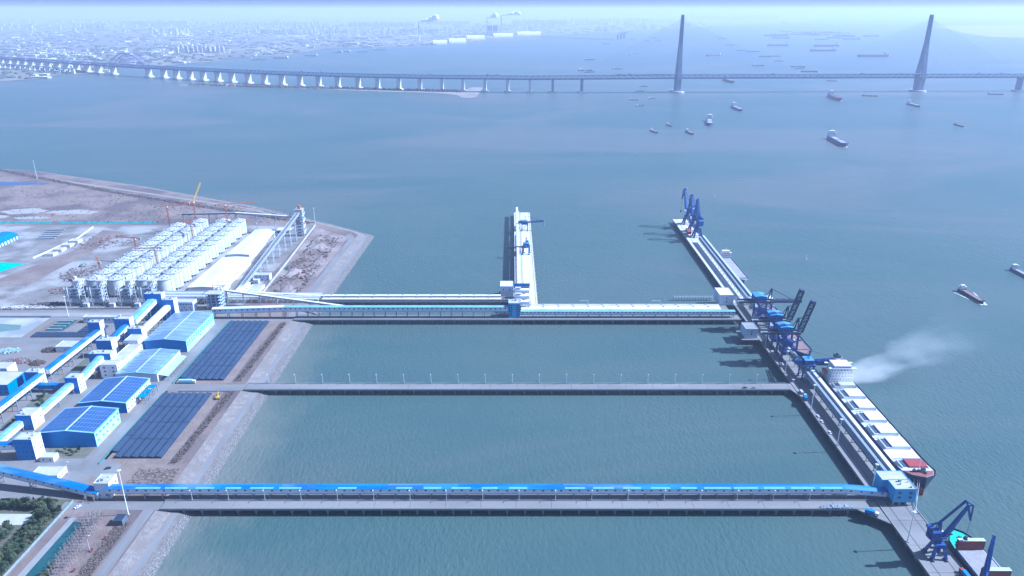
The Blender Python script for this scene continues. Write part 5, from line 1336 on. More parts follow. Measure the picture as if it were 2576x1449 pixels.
# ships under way and at anchor (photo pixel, length m, heading deg, kind)
protoA = ship('proto', (0, 0, 0), 0, 100, 16, 4.5, bluehull, redhull, greydeck, hatches=((.16, .5), (.54, .9)), hold=greycargo, sup=(.02, .12, 9, .9), zb=1.2, sheer=1.6)
protoB = ship('proto', (0, 0, 0), 0, 60, 11, 2.6, navy, navy, rustcargo, hatches=((.16, .92),), hold=rustcargo, sup=(.02, .12, 5.5, .85), zb=.6, sheer=1.0)
protoC = ship('proto', (0, 0, 0), 0, 190, 30, 11, bluehull, redhull, rustcargo, hatches=((.16, .28), (.32, .44), (.48, .6), (.64, .76), (.8, .9)), hold=reddeck, sup=(.03, .11, 17, .85), zb=3, sheer=2)
used = set()
def sail(proto, label, px, L, hd, base, group=None):
    """px: a pixel (with length and heading) or a pair of pixels stern, bow on the waterline"""
    if isinstance(px[0], tuple):
        s_, b_ = P(*px[0]), P(*px[1]); p = ((s_[0] + b_[0]) / 2, (s_[1] + b_[1]) / 2)
        L = hypot(b_[0] - s_[0], b_[1] - s_[1]); hd = math.degrees(atan2(b_[1] - s_[1], b_[0] - s_[0]))
    else: p = P(*px)
    s = L / base
    if id(proto) in used: t = copy_tree(proto)
    else: t = proto; used.add(id(proto))
    t.location = (p[0], p[1], 0); t.rotation_euler = (0, 0, radians(hd)); t.scale = (s, s, s)
    t['label'] = label
    if group: t['group'] = group
    elif 'group' in t: del t['group']
    return t
A_, B2, C_ = (protoA, 100), (protoB, 60), (protoC, 190)
def go(pr, label, px, L=0, hd=0, group=None): return sail(pr[0], label, px, L, hd, pr[1], group)
go(B2, 'loaded barge with reddish cargo under way on the open river beyond the dust plume', ((2415, 730), (2473, 765)))
go(A_, 'pale blue cargo ship trailing a thin wake beyond the loaded barge', ((2546, 678), (2612, 713)))
go(A_, 'cargo ship with white wheelhouse sailing toward the quays past a buoy', ((2088, 348), (2128, 370)))
go(C_, 'large ship with high hull just in front of the bridge shadow between the pylons', ((2087, 243), (2115, 254)))
go(A_, 'dark cargo ship lying before the foot of the pylon farther from shore', ((2284, 262), (2314, 270)))
go(A_, 'pale cargo ship with dark bow between the small boats and the two river pylons', ((1843, 270), (1866, 280)))
go(A_, 'ship with red bow heading straight toward the piers', ((1784, 303), (1786, 317)))
go(B2, 'small dark workboat just behind the ship with red bow', ((1678, 314), (1691, 318.5)))
go(B2, 'low dark barge next to the small dark workboat', ((1637, 329), (1654, 335)))
go(B2, 'low dark barge trailing the ship with red bow', ((1727, 331.5), (1744, 339)))
go(B2, 'lone low barge far out beyond the cargo ship with white wheelhouse', ((2402, 313.5), (2424, 319.5)))
go(B2, 'barge passing under the bridge close to the pylon nearer to shore', ((1823, 202), (1844, 208.5)))
go(C_, 'large anchored bulk ship beyond the bridge', (2194, 143), 240, 180)
go(C_, 'long anchored tanker farther out than the large bulk ship', (2069, 129), 230, 180)
go(C_, 'long anchored tanker behind the other tankers', (2078, 117), 250, 180)
go(C_, 'long thin anchored ship beside the two tankers', (1956, 115.5), 215, 180)
go(C_, 'tall stacked ship anchored behind the pylon nearer to shore', (1794, 141), 140, 200)
go(A_, 'mid-sized ship crossing beyond the bridge toward the far barrel halls', (1594, 136), 95, 30)
for px in ((1594, 252), (1640, 248.5), (1610, 267), (1619, 217.5), (1610, 229.5)):
    go(B2, 'small tug boat in the flock before the bridge', px, 38, R.choice((-30, -20, 30)), 'small boats before the bridge')
for px in ((2188, 242), (2092, 204), (2080, 197), (2504, 238)):
    go(B2, 'small boat near the bridge between the two pylons', px, R.choice((46, 60)), -20, 'small boats between the pylons')
for px in ((1552, 174), (1483, 151), (1473, 178), (1483, 182), (1908, 166), (2011, 173), (2007, 169), (2035, 181), (1951, 142), (1959, 154), (1863, 127), (1835, 114), (1815, 97), (1888, 130), (1902, 130.5), (1924, 143), (1655, 103), (1628, 103), (1590, 100), (1645, 95), (1524, 111)):
    go(B2, 'tiny boat on the hazy water beyond the bridge', px, R.uniform(60, 95), R.choice((-20, 15, 170)), 'tiny boats beyond the bridge')
for i in range(26):
    px = (1932 + R.uniform(0, 260), R.uniform(79, 101))
    go(C_, 'faint long ship in the hazy anchorage', px, R.uniform(150, 260), 180 + R.uniform(-6, 6), 'faint ships in the far anchorage')
for px in ((650, 151), (707, 147), (783, 141), (712, 146), (850, 133), (865, 131), (910, 131), (955, 126), (868, 130)):
    go(A_, 'pale vessel moored off the far left waterfront', px, R.uniform(80, 120), R.choice((5, 175, 15)), 'vessels off the far left waterfront')
# buoys
bu = thing('buoy', 'small navigation buoy on the open river', 'buoy', (0, 0, 0), 0, 'navigation buoys')
MB().lathe([(1.6, -.5), (1.8, .6), (.5, 1.2)], 12).obj('float', greyst, bu); MB().tube((0, 0, 1), (0, 0, 6), .35, .15, 6).obj('mast', white, bu); MB().box(-.5, .5, -.5, .5, 6, 6.9).obj('lantern', white, bu)
BU = [(1514, 391), (1602, 388), (1798, 500), (2027, 653), (2252, 549)]
bu.location = P(*BU[0])
for px in BU[1:]: clone(bu, P(*px))

foam = M('wake_foam', (.62, .66, .68), (.38, .44, .47), .25, rough=.8)
def wake(label, stern, bow_, wd=5, tail=1.2):
    a, b = P(*stern), P(*bow_); dx, dy = b[0] - a[0], b[1] - a[1]; L = hypot(dx, dy); dx, dy = dx / L, dy / L; nx, ny = -dy, dx
    m = MB()
    for sgn in (-1, 1):
        V = []
        for k in range(13):
            f = k / 12; x, y = b[0] - dx * (f * L * tail - 3), b[1] - dy * (f * L * tail - 3); o_ = sgn * (2 + f * wd * 2.2); w_ = 1.4 * (1 - f) + .25 + R.uniform(0, .4)
            V += [(x + nx * (o_ - w_), y + ny * (o_ - w_), .06), (x + nx * (o_ + w_), y + ny * (o_ + w_), .06)]
        m.add(V, [(k * 2, k * 2 + 1, k * 2 + 3, k * 2 + 2) for k in range(12)])
    tag(m.obj('wake', foam), label, 'wake', kind='stuff')
wake('bow wave of the loaded barge with reddish cargo', (2415, 730), (2473, 765), 5, .9)
wake('bow wave of the cargo ship with white wheelhouse', (2088, 348), (2128, 370), 9, .9)
wake('bow wave of the large ship before the bridge shadow', (2087, 243), (2115, 254), 10, .9)
# ------------------------------------------------------------------ quay cranes
def portal_crane(label, loc, rz, slew, luff=1.0, s=1.0, group=None, big=True):
    """level-luffing portal crane; local z=0 on the quay; slew turns the upper works"""
    t = thing('portal_crane', label, 'crane', loc, rz, group); t.scale = (s, s, s)
    for x in (-6, 6):
        for y in (-6, 6):
            MB().add([(x - 1.2, y - 1.2, 1.6), (x + 1.2, y - 1.2, 1.6), (x + 1.2, y + 1.2, 1.6), (x - 1.2, y + 1.2, 1.6), (x * .55 - 1, y * .55 - 1, 13), (x * .55 + 1, y * .55 - 1, 13), (x * .55 + 1, y * .55 + 1, 13), (x * .55 - 1, y * .55 + 1, 13)], BOXF).obj('leg', cranebl, t)
            MB().box(x - .7, x + .7, y - 2.8, y + 2.8, .05, 1.6).obj('bogie', darkst, t)
    MB().box(-4.6, 4.6, -4.6, 4.6, 12.6, 15).obj('portal_beam', cranebl, t); MB().box(-6.6, 6.6, -.8, .8, 8, 9.4).box(-.8, .8, -6.6, 6.6, 8, 9.4).obj('tie_beam', cranebl, t)
    MB().tube((0, 0, 15), (0, 0, 20), 3.2, 2.6, 14).obj('slew_column', cranebl, t)
    c_, s_ = cos(slew), sin(slew)
    def q(x, y, z): return (x * c_ - y * s_, x * s_ + y * c_, z)
    def part(nm, fn, mat=cranebl):
        b = MB(); fn(b); b.v = [q(*v_) for v_ in b.v]; return b.obj(nm, mat, t)
    part('turntable', lambda b: b.box(-6, 4.5, -3, 3, 20, 21.4))
    part('machine_house', lambda b: b.box(-10.5, -1.5, -4.2, 4.2, 21.4, 28).taper(-10.5, -1.5, -4.2, 4.2, 28, 29, .8))
    part('counterweight', lambda b: b.box(-11.5, -9.5, -3, 3, 20.5, 24))
    part('operator_cab', lambda b: b.box(1.5, 4.5, 2.6, 5, 20.6, 24), white)
    part('a_frame', lambda b: b.bar((-1, -2.2, 21), (-2.6, -1.0, 37), 1.0).bar((-1, 2.2, 21), (-2.6, 1.0, 37), 1.0).bar((-5, -2, 27), (-2.6, -1.0, 37), .7).bar((-5, 2, 27), (-2.6, 1.0, 37), .7).bar((-2.4, -1.5, 30), (-2.4, 1.5, 30), .6).bar((-2.6, -1.4, 37), (-2.6, 1.4, 37), 1.0))
    # boom up to the head, back-stay with counterweight lever, fly jib hanging down in front
    hx, hz = 22 * luff, 21.5 + 30 * (1.18 - .18 * luff) * (1.0)
    part('boom', lambda b: b.add([(2.0, -2.1, 21), (5.4, -2.1, 21), (5.4, 2.1, 21), (2.0, 2.1, 21), (hx - 1.0, -1.0, hz), (hx + 1.2, -1.0, hz), (hx + 1.2, 1.0, hz), (hx - 1.0, 1.0, hz)], BOXF))
    part('tie_rod', lambda b: b.bar((-2.6, -.7, 37.2), (hx - 3, -.7, hz + 6), .8).bar((-2.6, .7, 37.2), (hx - 3, .7, hz + 6), .8))
    part('fly_jib', lambda b: b.bar((hx - 3, 0, hz + 6), (hx + .2, 0, hz), 1.2).bar((hx - 3, -.5, hz + 6), (hx + 4.5, -.3, hz + 1), 1.0).bar((hx - 3, .5, hz + 6), (hx + 4.5, .3, hz + 1), 1.0).bar((hx + 4.5, -.3, hz + 1), (hx + 5.5, 0, hz - 15), 1.0).bar((hx + .2, 0, hz), (hx + 5.5, 0, hz - 15), 1.5).bar((hx + .2, 0, hz), (hx + 4.5, 0, hz + 1), .8))
    part('balance_arm', lambda b: b.bar((-2.6, 0, 36.6), (-11, 0, 33.8), 1.3))
    part('balance_weight', lambda b: b.tube((-14.5, 0, 33), (-9.5, 0, 33.8), 1.7, n=10))
    part('hoist_rope', lambda b: b.tube((hx + 5.5, -.3, hz - 15), (hx + 5.5, -.3, 20), .1, n=4, cap=False).tube((hx + 5.5, .3, hz - 15), (hx + 5.5, .3, 20), .1, n=4, cap=False), darkst)
    part('grab', lambda b: b.taper(hx + 4.0, hx + 7.0, -1.6, 1.6, 16.5, 20, .45), darkst)
    return t
# the crane by the ship with the green deck, and its partner at the picture's lower edge
portal_crane('blue portal crane with raised boom working the green-decked ship', (*QP(13.0, 394), ZD), QROT, radians(4), .85, .74)
portal_crane('blue portal crane reaching over the folded red hatch covers', (*QP(15.5, 350), ZD), QROT, radians(58), .95, .74)
for i, v_ in enumerate((1204, 1160, 1128)):
    portal_crane(['dark blue portal crane at the outermost tip of the quay', 'dark blue portal crane between its two neighbours near the quay tip', 'dark blue portal crane beside the red hopper'][i], (*QP(20 - 1.0, v_), ZD), QROT, radians((118, 112, 100)[i]), (.55, .5, .5)[i], 1.0)
# red hopper
hp = thing('hopper', 'red portable hopper on the quay deck beside the cranes', 'hopper', (*QP(8, 1142), ZD), QROT)
MB().taper(-2.6, 2.6, -9, 9, 2.5, 7, 1.15).obj('bin', redp, hp)
for x in (-2, 2):
    for y in (-7, 0, 7): piece('leg', redp, hp, x, y, 0, .5, .5, 2.5)

# gantry grab unloaders
def unloader(label, v_, raised=True):
    t = thing('grab_unloader', label, 'crane', (*QP(0, v_), ZD), QROT)
    u0, u1, w_, h = 6.5, 20.5, 8.0, 25
    for u in (u0, u1):
        for y in (-w_, w_):
            MB().box(u - .8, u + .8, y - .8, y + .8, 2, h + 3).obj('leg', cranebl, t); MB().box(u - .6, u + .6, y - 3, y + 3, .06, 2).obj('bogie', darkst, t)
        MB().box(u - .7, u + .7, -w_ + .8, w_ - .8, 12, 13.6).obj('sill_beam', cranebl, t)
        MB().box(u - .7, u + .7, -w_ - 1, w_ + 1, h + 1.2, h + 3).obj('portal_beam', cranebl, t)
    for y in (-w_, w_):
        MB().bar((u0, y, 13), (u1, y, h), .7).bar((u0, y, 12.6), (u1, y, 12.6), .9).obj('side_brace', cranebl, t)
    for y in (-4, 4): MB().box(-15, u1 + 4, y - .9, y + .9, h + 3.1, h + 5.2).obj('girder', darkst, t)
    MB().box(-15, u1 + 3, -3, 3, h + 3.2, h + 3.6).obj('walkway', greyst, t)
    # machinery house with pale blue roof in two bays
    MB().box(2, 15, -7, 7, h + 5.3, h + 11.6).obj('machinery_house', M('machine_blue', (.03, .10, .36), (.035, .12, .40), .2), t)
    for k in range(2):
        MB().extr([(-6.7, 0), (6.7, 0), (6.7, .2), (0, 1.3), (-6.7, .2)], -3.6, 3.5).obj('roof_panel', M('machine_roof', (.09, .26, .52), (.07, .22, .48), .3), t, (8.5, -3.6 + k * 7.2, h + 11.62))
    for k in range(4): piece('window', glass, t, 3.6 + k * 3.2, -7.04, h + 7.5, 1.5, .14, 1.6)
    # A-frame and boom
    MB().bar((u1, -4, h + 5), (u1 + 1, -1.5, h + 19), .9).bar((u1, 4, h + 5), (u1 + 1, 1.5, h + 19), .9).bar((u1 + 1, -1.6, h + 19), (u1 + 1, 1.6, h + 19), 1.2).bar((15, -3, h + 5), (u1 + 1, -1.5, h + 18.6), .6).bar((15, 3, h + 5), (u1 + 1, 1.5, h + 18.6), .6).obj('a_frame', M('weathered_steel', (.06, .08, .15), (.035, .055, .13), .4), t)
    if raised: e = (u1 + 13, 0, h + 37)
    else: e = (u1 + 34, 0, h + 4.5)
    p0 = (u1 + 4.2, 0, h + 4.5)
    MB().truss(p0, e, 5.0, 2.2, .8, 9).obj('boom', MATS['weathered_steel'], t)
    MB().box(e[0] - 1.8, e[0] + 1.8, -3, 3, e[2] - 1.5, e[2] + 1.8).obj('boom_head', MATS['weathered_steel'], t)
    if raised: MB().bar((u1 + 1, -1, h + 19), (u1 + 9, -1, h + 22), .3).bar((u1 + 1, 1, h + 19), (u1 + 9, 1, h + 22), .3).obj('stay', darkst, t)
    else: MB().bar((u1 + 1, -1, h + 19), (e[0] - 8, -1, h + 5.6), .35).bar((u1 + 1, 1, h + 19), (e[0] - 8, 1, h + 5.6), .35).obj('stay', darkst, t)
    MB().taper(9, 17, -4, 4, 14, 19.5, 1.25).obj('hopper', cranebl, t)
    MB().box(17.8, 20, -6.6, -3.6, 19, 22).obj('operator_cab', white, t)
    MB().box(7.5, 11.5, -6.5, 6.5, 5.5, 9.5).obj('conveyor_deck', cranebl, t); MB().box(12, 16, -5, -1, 9, 12).obj('electrical_room', palewall, t)
    return t
UNV = [P(1920.7, 760, 36)[1] + 6, P(1962.5, 807.6, 36)[1] + 6, P(1986.7, 838.6, 36)[1] + 6]
unloader('dark grab unloader with its boom lowered level over the river', UNV[0], False)
unloader('dark grab unloader with raised boom standing between the other two', UNV[1])
unloader('dark grab unloader with raised boom next to the floodlit kerb', UNV[2])

# ship loader beside the bulk carrier
def loader(label, loc, rz, boom=24, z=14, s=1.0, house=True, group=None):
    t = thing('ship_loader', label, 'crane', loc, rz, group); t.scale = (s, s, s)
    for x in (-5, 5):
        for y in (-5, 5): MB().box(x - .6, x + .6, y - .6, y + .6, 1, z).obj('leg', cranebl, t); MB().box(x - .5, x + .5, y - 2, y + 2, .06, 1).obj('bogie', darkst, t)
    MB().box(-6, 6, -6, 6, z, z + 1.4).obj('platform', cranebl, t)
    for y in (-5, 5): MB().bar((-5, y, 1), (5, y, z), .5).obj('brace', cranebl, t)
    MB().box(-4, 4, -4.5, 4.5, z + 1.41, z + 6).obj('machine_house', cranebl, t); MB().box(-4.4, 4.4, -5, 5, z + 6.004, z + 6.4).obj('house_roof', MATS['machine_roof'], t)
    for k in range(4): piece('window', glass, t, -3 + k * 2, -4.54, z + 3.2, 1.1, .12, 1.2)
    MB().truss((3, 0, z + 3), (boom, 0, z + 5.5), 3.2, 2.2, .5, 8).obj('boom', cranebl, t)
    MB().bar((0, -1.5, z + 6), (1, -.6, z + 15), .6).bar((0, 1.5, z + 6), (1, .6, z + 15), .6).obj('a_frame', cranebl, t)
    MB().bar((1, 0, z + 15), (boom - 4, 0, z + 6.6), .25).bar((1, 0, z + 15), (-9, 0, z + 5), .25).obj('stay', darkst, t)
    MB().tube((boom, 0, z + 5), (boom, 0, z - 5), 1.1, .8, 10).obj('loading_spout', greyst, t)
    MB().box(-12, -6, -2.2, 2.2, z + 1, z + 5).obj('counterweight', cranebl, t)
    MB().truss((-5, 0, z + 2), (-5, 30, z - 2.5), 3.0, 2.0, .45, 9).obj('tripper', darkst, t)
    return t
sl_ = loader('dark blue ship loader discharging beside the bulk carrier accommodation', (*QP(17.5, 646), ZD), QROT, 30, 15)
MB().box(8, 34, -2.4, 2.4, 15, 19.5).obj('boom_shield', cranebl, sl_)
MB().tube((6, -6, 12), (12, -7, 3), 1.6, n=10).tube((2, -7, 5), (12, -7, 4), 1.6, n=10).obj('dust_duct', greyst, sl_)
loader('slender ship loader with its boom swung out over the water from the jetty', (21, 1164, ZD), 0, 34, 12, .92)
loader('ship loader with boom folded in on the jetty nearer to shore', (21, 1040, ZD), radians(80), 14, 12, .92)
# ------------------------------------------------------------------ trees and plants
def leaf_cloud(n, rx, ry, rz, cz, size, rnd, lumps=7):
    """many small leaf faces gathered in uneven clumps"""
    b = MB(); cl = []
    for k in range(lumps):
        th = rnd.uniform(0, 2 * pi); r = rnd.uniform(0, .65); cl.append((r * cos(th) * rx, r * sin(th) * ry, cz + rnd.uniform(-.5, .55) * rz, rnd.uniform(.35, .62)))
    for i in range(n):
        cx_, cy_, cz_, s = cl[i % lumps]
        u = Vector((rnd.gauss(0, 1), rnd.gauss(0, 1), rnd.gauss(0, 1))).normalized() * (rnd.random() ** .4)
        p = Vector((cx_ + u.x * rx * s, cy_ + u.y * ry * s, cz_ + u.z * rz * s))
        a = Vector((rnd.gauss(0, 1), rnd.gauss(0, 1), rnd.gauss(0, 1))).normalized(); c_ = a.orthogonal().normalized()
        s1 = size * rnd.uniform(.6, 1.3); a = a * s1; c_ = c_ * s1 * .7
        b.add([tuple(p - a), tuple(p + c_), tuple(p + a), tuple(p - c_)], [(0, 1, 2, 3)])
    return b
leafd = M('dark_leaf', (.030, .055, .032), (.05, .085, .04), .5, rough=.8)
leafm = M('olive_leaf', (.060, .085, .040), (.095, .11, .05), .5, rough=.8)
leafr = M('russet_leaf', (.22, .07, .06), (.28, .10, .07), .5, rough=.8)
twigm = M('bare_twig', (.33, .29, .29), (.25, .22, .22), 1.0, rough=.95)
def trunk_mesh(h, r, rnd, limbs=5):
    b = MB(); b.tube((0, 0, -.2), (.15, .1, h * .55), r, r * .6, 7); b.tube((.15, .1, h * .55), (.1, .2, h * .95), r * .6, r * .15, 6)
    for k in range(limbs):
        th = 2 * pi * k / limbs + rnd.uniform(-.4, .4); z = h * rnd.uniform(.35, .7); l_ = h * rnd.uniform(.22, .38)
        b.tube((.12, .1, z), (cos(th) * l_, sin(th) * l_, z + l_ * .8), r * .4, r * .1, 5)
    return b
tp = []
for i in range(3):
    rnd = random.Random(40 + i)
    t = thing('evergreen_tree', 'dark evergreen tree', 'tree')
    trunk_mesh(6.5, .26, rnd).obj('trunk', barkd, t); leaf_cloud(1100, 2.7, 2.7, 2.8, 5.2, .34, rnd, 9).obj('crown', leafd if i < 2 else leafm, t); tp.append(t)
def plant(protos, label, x, y, s, group, first=[]):
    p = R.choice(protos); t = copy_tree(p); t.location = (x, y, ZL); t.rotation_euler = (0, 0, R.uniform(0, 6.28)); t.scale = (s, s, s * R.uniform(.85, 1.15)); t['label'] = label; t['group'] = group
    return t
for k in range(17):                                    # hedge row in front of the inclined gallery's road
    for r_ in range(2): plant(tp, 'dark evergreen tree in the double hedge row above the parking lot', -384 + k * 3.1 + R.uniform(-.6, .6), 444 + r_ * 3.6 + R.uniform(-.6, .6), R.uniform(.75, 1.0), 'hedge row above the parking lot')
for k in range(23):
    for r_ in range(4): plant(tp, 'dark evergreen tree in the belt between parking lot and canal fence', -327.5 - r_ * 3.6 + R.uniform(-1, 1), 366 + k * 3.4 + R.uniform(-.8, .8), R.uniform(.7, 1.05), 'tree belt beside the canal fence')
for k in range(30): plant(tp, 'dark evergreen tree in the round clump on the parking lot', -357 + R.uniform(-12, 10), 408 + R.uniform(-17, 15), R.uniform(.8, 1.15), 'tree clump on the parking lot')
for x, y in ((-362, 516), (-358, 513), (-367, 518), (-371, 514), (-356, 518)): plant(tp, 'dark evergreen shrub on the lawn before the broad blue gable', x, y, R.uniform(.55, .75), 'shrubs on the gable lawn')
for k in range(9): plant(tp, 'dark evergreen tree in the planted islands between the blue-roofed galleries', R.uniform(-445, -428), R.uniform(560, 612), R.uniform(.6, .9), 'trees between the galleries')
for k in range(6): plant(tp, 'olive bush beside the canal below the bare saplings', -297 + R.uniform(-1.5, 1.5), 370 + R.uniform(0, 12), R.uniform(.7, .95), 'bushes beside the canal')
for k in range(5): plant(tp, 'dark bush on the shore behind the tall lattice tower', R.uniform(-372, -352), R.uniform(1196, 1206), R.uniform(.9, 1.3), 'bushes behind the lattice tower')
for t in tp:
    for c in list(t.children): bpy.data.objects.remove(c)
    bpy.data.objects.remove(t)
# bare saplings in rows
sp_ = []
for i in range(3):
    rnd = random.Random(70 + i); t = thing('bare_tree', 'leafless pale sapling', 'tree')
    MB().tube((0, 0, -.2), (.1, .05, 8.5), .17, .06, 6).obj('trunk', bark, t)
    b = MB()
    for k in range(26):
        z = rnd.uniform(2.6, 8.0); th = rnd.uniform(0, 6.28); l_ = rnd.uniform(.8, 1.9) * (1.15 - z / 12)
        e = Vector((cos(th) * l_ * .7, sin(th) * l_ * .7, z + l_)); b.tube((.05, .03, z), tuple(e), .06, .03, 4, False)
        for j in range(3): b.tube(tuple(e * .6 + Vector((0, 0, z * .4))), tuple(e + Vector((rnd.uniform(-.5, .5), rnd.uniform(-.5, .5), rnd.uniform(.2, .7)))), .035, .02, 3, False)
    b.obj('crown', twigm, t); sp_.append(t)
for c in range(4):
    for k in range(21):
        y = 372 + k * 3.0 + R.uniform(-.5, .5); f = (y - 372) / 60
        plant(sp_, 'leafless pale sapling in the planted rows beside the canal', -296.5 + c * 3.0 - f * 4.5 + R.uniform(-.4, .4), y, R.uniform(.8, 1.05), 'bare saplings beside the canal')
for k in range(7): plant(sp_, 'leafless sapling at the corner of the white transfer tower', -312 + R.uniform(-3, 6), 451 + R.uniform(-1, 3), R.uniform(.6, .8), 'bare saplings at the transfer tower')
for t in sp_:
    for c in list(t.children): bpy.data.objects.remove(c)
    bpy.data.objects.remove(t)
rnd = random.Random(5)
for i, (x, y) in enumerate(((-281.5, 399), (-283, 380), (-279, 411), (-284.5, 373))):
    t = thing('russet_shrub', 'reddish shrub on the litter slope beside the dark berm', 'shrub', (x, y, ZL), 0, 'reddish shrubs on the litter slope')
    leaf_cloud(260, 1.3, 1.3, 1.4, 1.7, .22, rnd, 4).obj('crown', leafr, t); MB().tube((0, 0, -.1), (0, 0, 1.6), .1, .05, 5).obj('stem', barkd, t)
# scrub and rough growth as ground cover
def scatter(name, label, area, n, smin, smax, mat, cat='scrub', zb=ZL):
    b = MB()
    for k in range(n):
        x, y = area(R.random(), R.random()); s = R.uniform(smin, smax)
        for j in range(5):
            a = Vector((R.gauss(0, 1), R.gauss(0, 1), abs(R.gauss(0, .6)))).normalized() * s; c_ = Vector((-a.y, a.x, R.uniform(-.3, .8) * s)).normalized() * s * .6
            p = Vector((x + R.uniform(-s, s), y + R.uniform(-s, s), zb + s * .35)); b.add([tuple(p - a * .5), tuple(p + c_), tuple(p + a), tuple(p - c_)], [(0, 1, 2, 3)])
    return tag(b.obj(name, mat), label, cat, kind='stuff')
scrm = M('brown_scrub', (.095, .074, .07), (.145, .115, .10), .4, rough=1)
scatter('ditch_brush', 'dark brush filling the ditch beside the front solar field', lambda a, b: (-273.5 + a * 5 + b * 4.4, 503 + b * 116), 900, .4, 1.1, scrm)
scatter('ditch_brush', 'dark brush filling the ditch beside the back solar field', lambda a, b: (-271 + a * 5 + b * 4, 642 + b * 142), 900, .4, 1.1, scrm)
scatter('berm_brush', 'dark brush on the berm along the crest road', lambda a, b: (-279.5 + a * 8.5, 365 + b * 64), 700, .3, .9, scrm)
scatter('corner_brush', 'rough brown brush around the white transfer tower', lambda a, b: (-296 + a * 34, 462 + b * 32), 600, .25, .7, scrm)
scatter('field_brush', 'dark brush patches on the dug earth field', lambda a, b: (-317 + a * 44 + b * 2, 860 + (b ** 1.5) * 280), 700, .6, 1.8, scrm)
scatter('coast_brush', 'dark reeds along the northern embankment', lambda a, b: (-345 - b * 840 + a * 10, 1205 + b * 455 - (1 - abs(2 * b - 1)) * 18 + a * 8), 2600, .7, 2.0, M('reed', (.12, .092, .088), (.16, .13, .118), .2, rough=1))
scatter('field_tussocks', 'dry tussocks over the brown field', lambda a, b: (-1180 + a * 800, 1215 + b * 250 * (1.3 - a)), 1800, .5, 1.5, M('dry_tussock', (.145, .11, .10), (.19, .15, .132), .2, rough=1))
# rip-rap stones
sm_ = MB()
def stone(b, x, y, z, s):
    v_ = []
    for i in range(2):
        for k in range(5):
            th = 2 * pi * k / 5 + R.uniform(-.3, .3); r = s * R.uniform(.6, 1.1) * (1 if i == 0 else .6); v_.append((x + r * cos(th), y + r * sin(th), z + (0 if i == 0 else s * R.uniform(.5, .9))))
    b.add(v_, [(0, 1, 6, 5), (1, 2, 7, 6), (2, 3, 8, 7), (3, 4, 9, 8), (4, 0, 5, 9), (5, 6, 7, 8, 9)])
for k in range(7500):
    y = 365 + R.random() ** 1.4 * 780; f = R.random(); stone(sm_, CR(y) + 19.5 + f * 8.0, y, 1.75 - f * 2.8 - .15, R.uniform(.35, .95))
for k in range(2200):
    i = min(6, int(R.random() * 7)); f = R.random(); g_ = R.uniform(.55, .98)
    a0, a1, f0, f1 = NL[i], NL[i + 1], NF[i], NF[i + 1]
    x = (a0[0] + (a1[0] - a0[0]) * f) * (1 - g_) + (f0[0] + (f1[0] - f0[0]) * f) * g_; y = (a0[1] + (a1[1] - a0[1]) * f) * (1 - g_) + (f0[1] + (f1[1] - f0[1]) * f) * g_
    stone(sm_, x, y, 5 - 6.5 * g_ - .2, R.uniform(.6, 1.6))
tag(sm_.obj('riprap', rock), 'rough grey stones heaped along the foot of the embankments', 'stones', kind='stuff')
# rubble patches in the yards
def rubble(label, cx_, cy_, rx, ry, n, mats, hmax=1.6, cat='scrap', z0=ZL):
    b = MB()
    for k in range(n):
        th, r = R.uniform(0, 6.28), R.random() ** .6; x, y = r * cos(th) * rx, r * sin(th) * ry; z = (1 - r) * hmax
        a = R.uniform(0, 3.14); l_ = R.uniform(.5, 2.4); b.bar((x - cos(a) * l_, y - sin(a) * l_, z + R.uniform(0, .6)), (x + cos(a) * l_, y + sin(a) * l_, z + R.uniform(.2, 1.2)), R.uniform(.3, 1.2), R.uniform(.3, 1.0))
    return tag(b.obj('scrap_heap', mats, None, (cx_, cy_, z0)), label, cat, kind='stuff')
scrapg = M('mixed_scrap', (.30, .29, .31), (.10, .08, .085), .8, rough=.9, c3=(.20, .10, .09), scale3=.25, lo=.42, hi=.52)
scrapd = M('dark_scrap', (.05, .045, .05), (.12, .09, .085), .8, rough=.9)
scrapt = M('netted_scrap', (.12, .32, .34), (.40, .42, .44), .5, rough=.9)
rubble('teal-netted rubbish heap at the yard edge', -536, 708, 12, 7, 160, scrapt)
rubble('pale and red scrap heap in the open yard', -512, 684, 15, 6, 220, scrapg, 2)
rubble('dark scrap heap beside the flat grey shed', -492, 710, 9, 5, 170, scrapd, 3)
rubble('second dark scrap heap at the yard corner', -488, 679, 7, 5, 130, scrapd, 3)
rubble('pile of pale crates beside the blue workshop', -520, 668, 10, 4, 120, scrapg, 1)
rubble('scattered building material before the outer silo column', -578, 890, 22, 14, 200, scrapg, .6)
rubble('scattered material on the construction yard beside the dirt track', -600, 960, 22, 30, 160, scrapg, .6)
rubble('pipe stacks lying before the elevator towers', -570, 840, 26, 8, 150, scrapd, .8)
rubble('white rubble along the low wall by the road', -600, 830, 40, 6, 180, M('white_rubble', (.5, .5, .52), (.35, .35, .37), .5), .7)
rubble('material stacks on the far construction yard', -640, 1100, 50, 40, 180, scrapg, .8)
rubble('clutter on the front pier near the quay corner', 236, 443.9, 13, .9, 60, greyst, .8, z0=ZD)
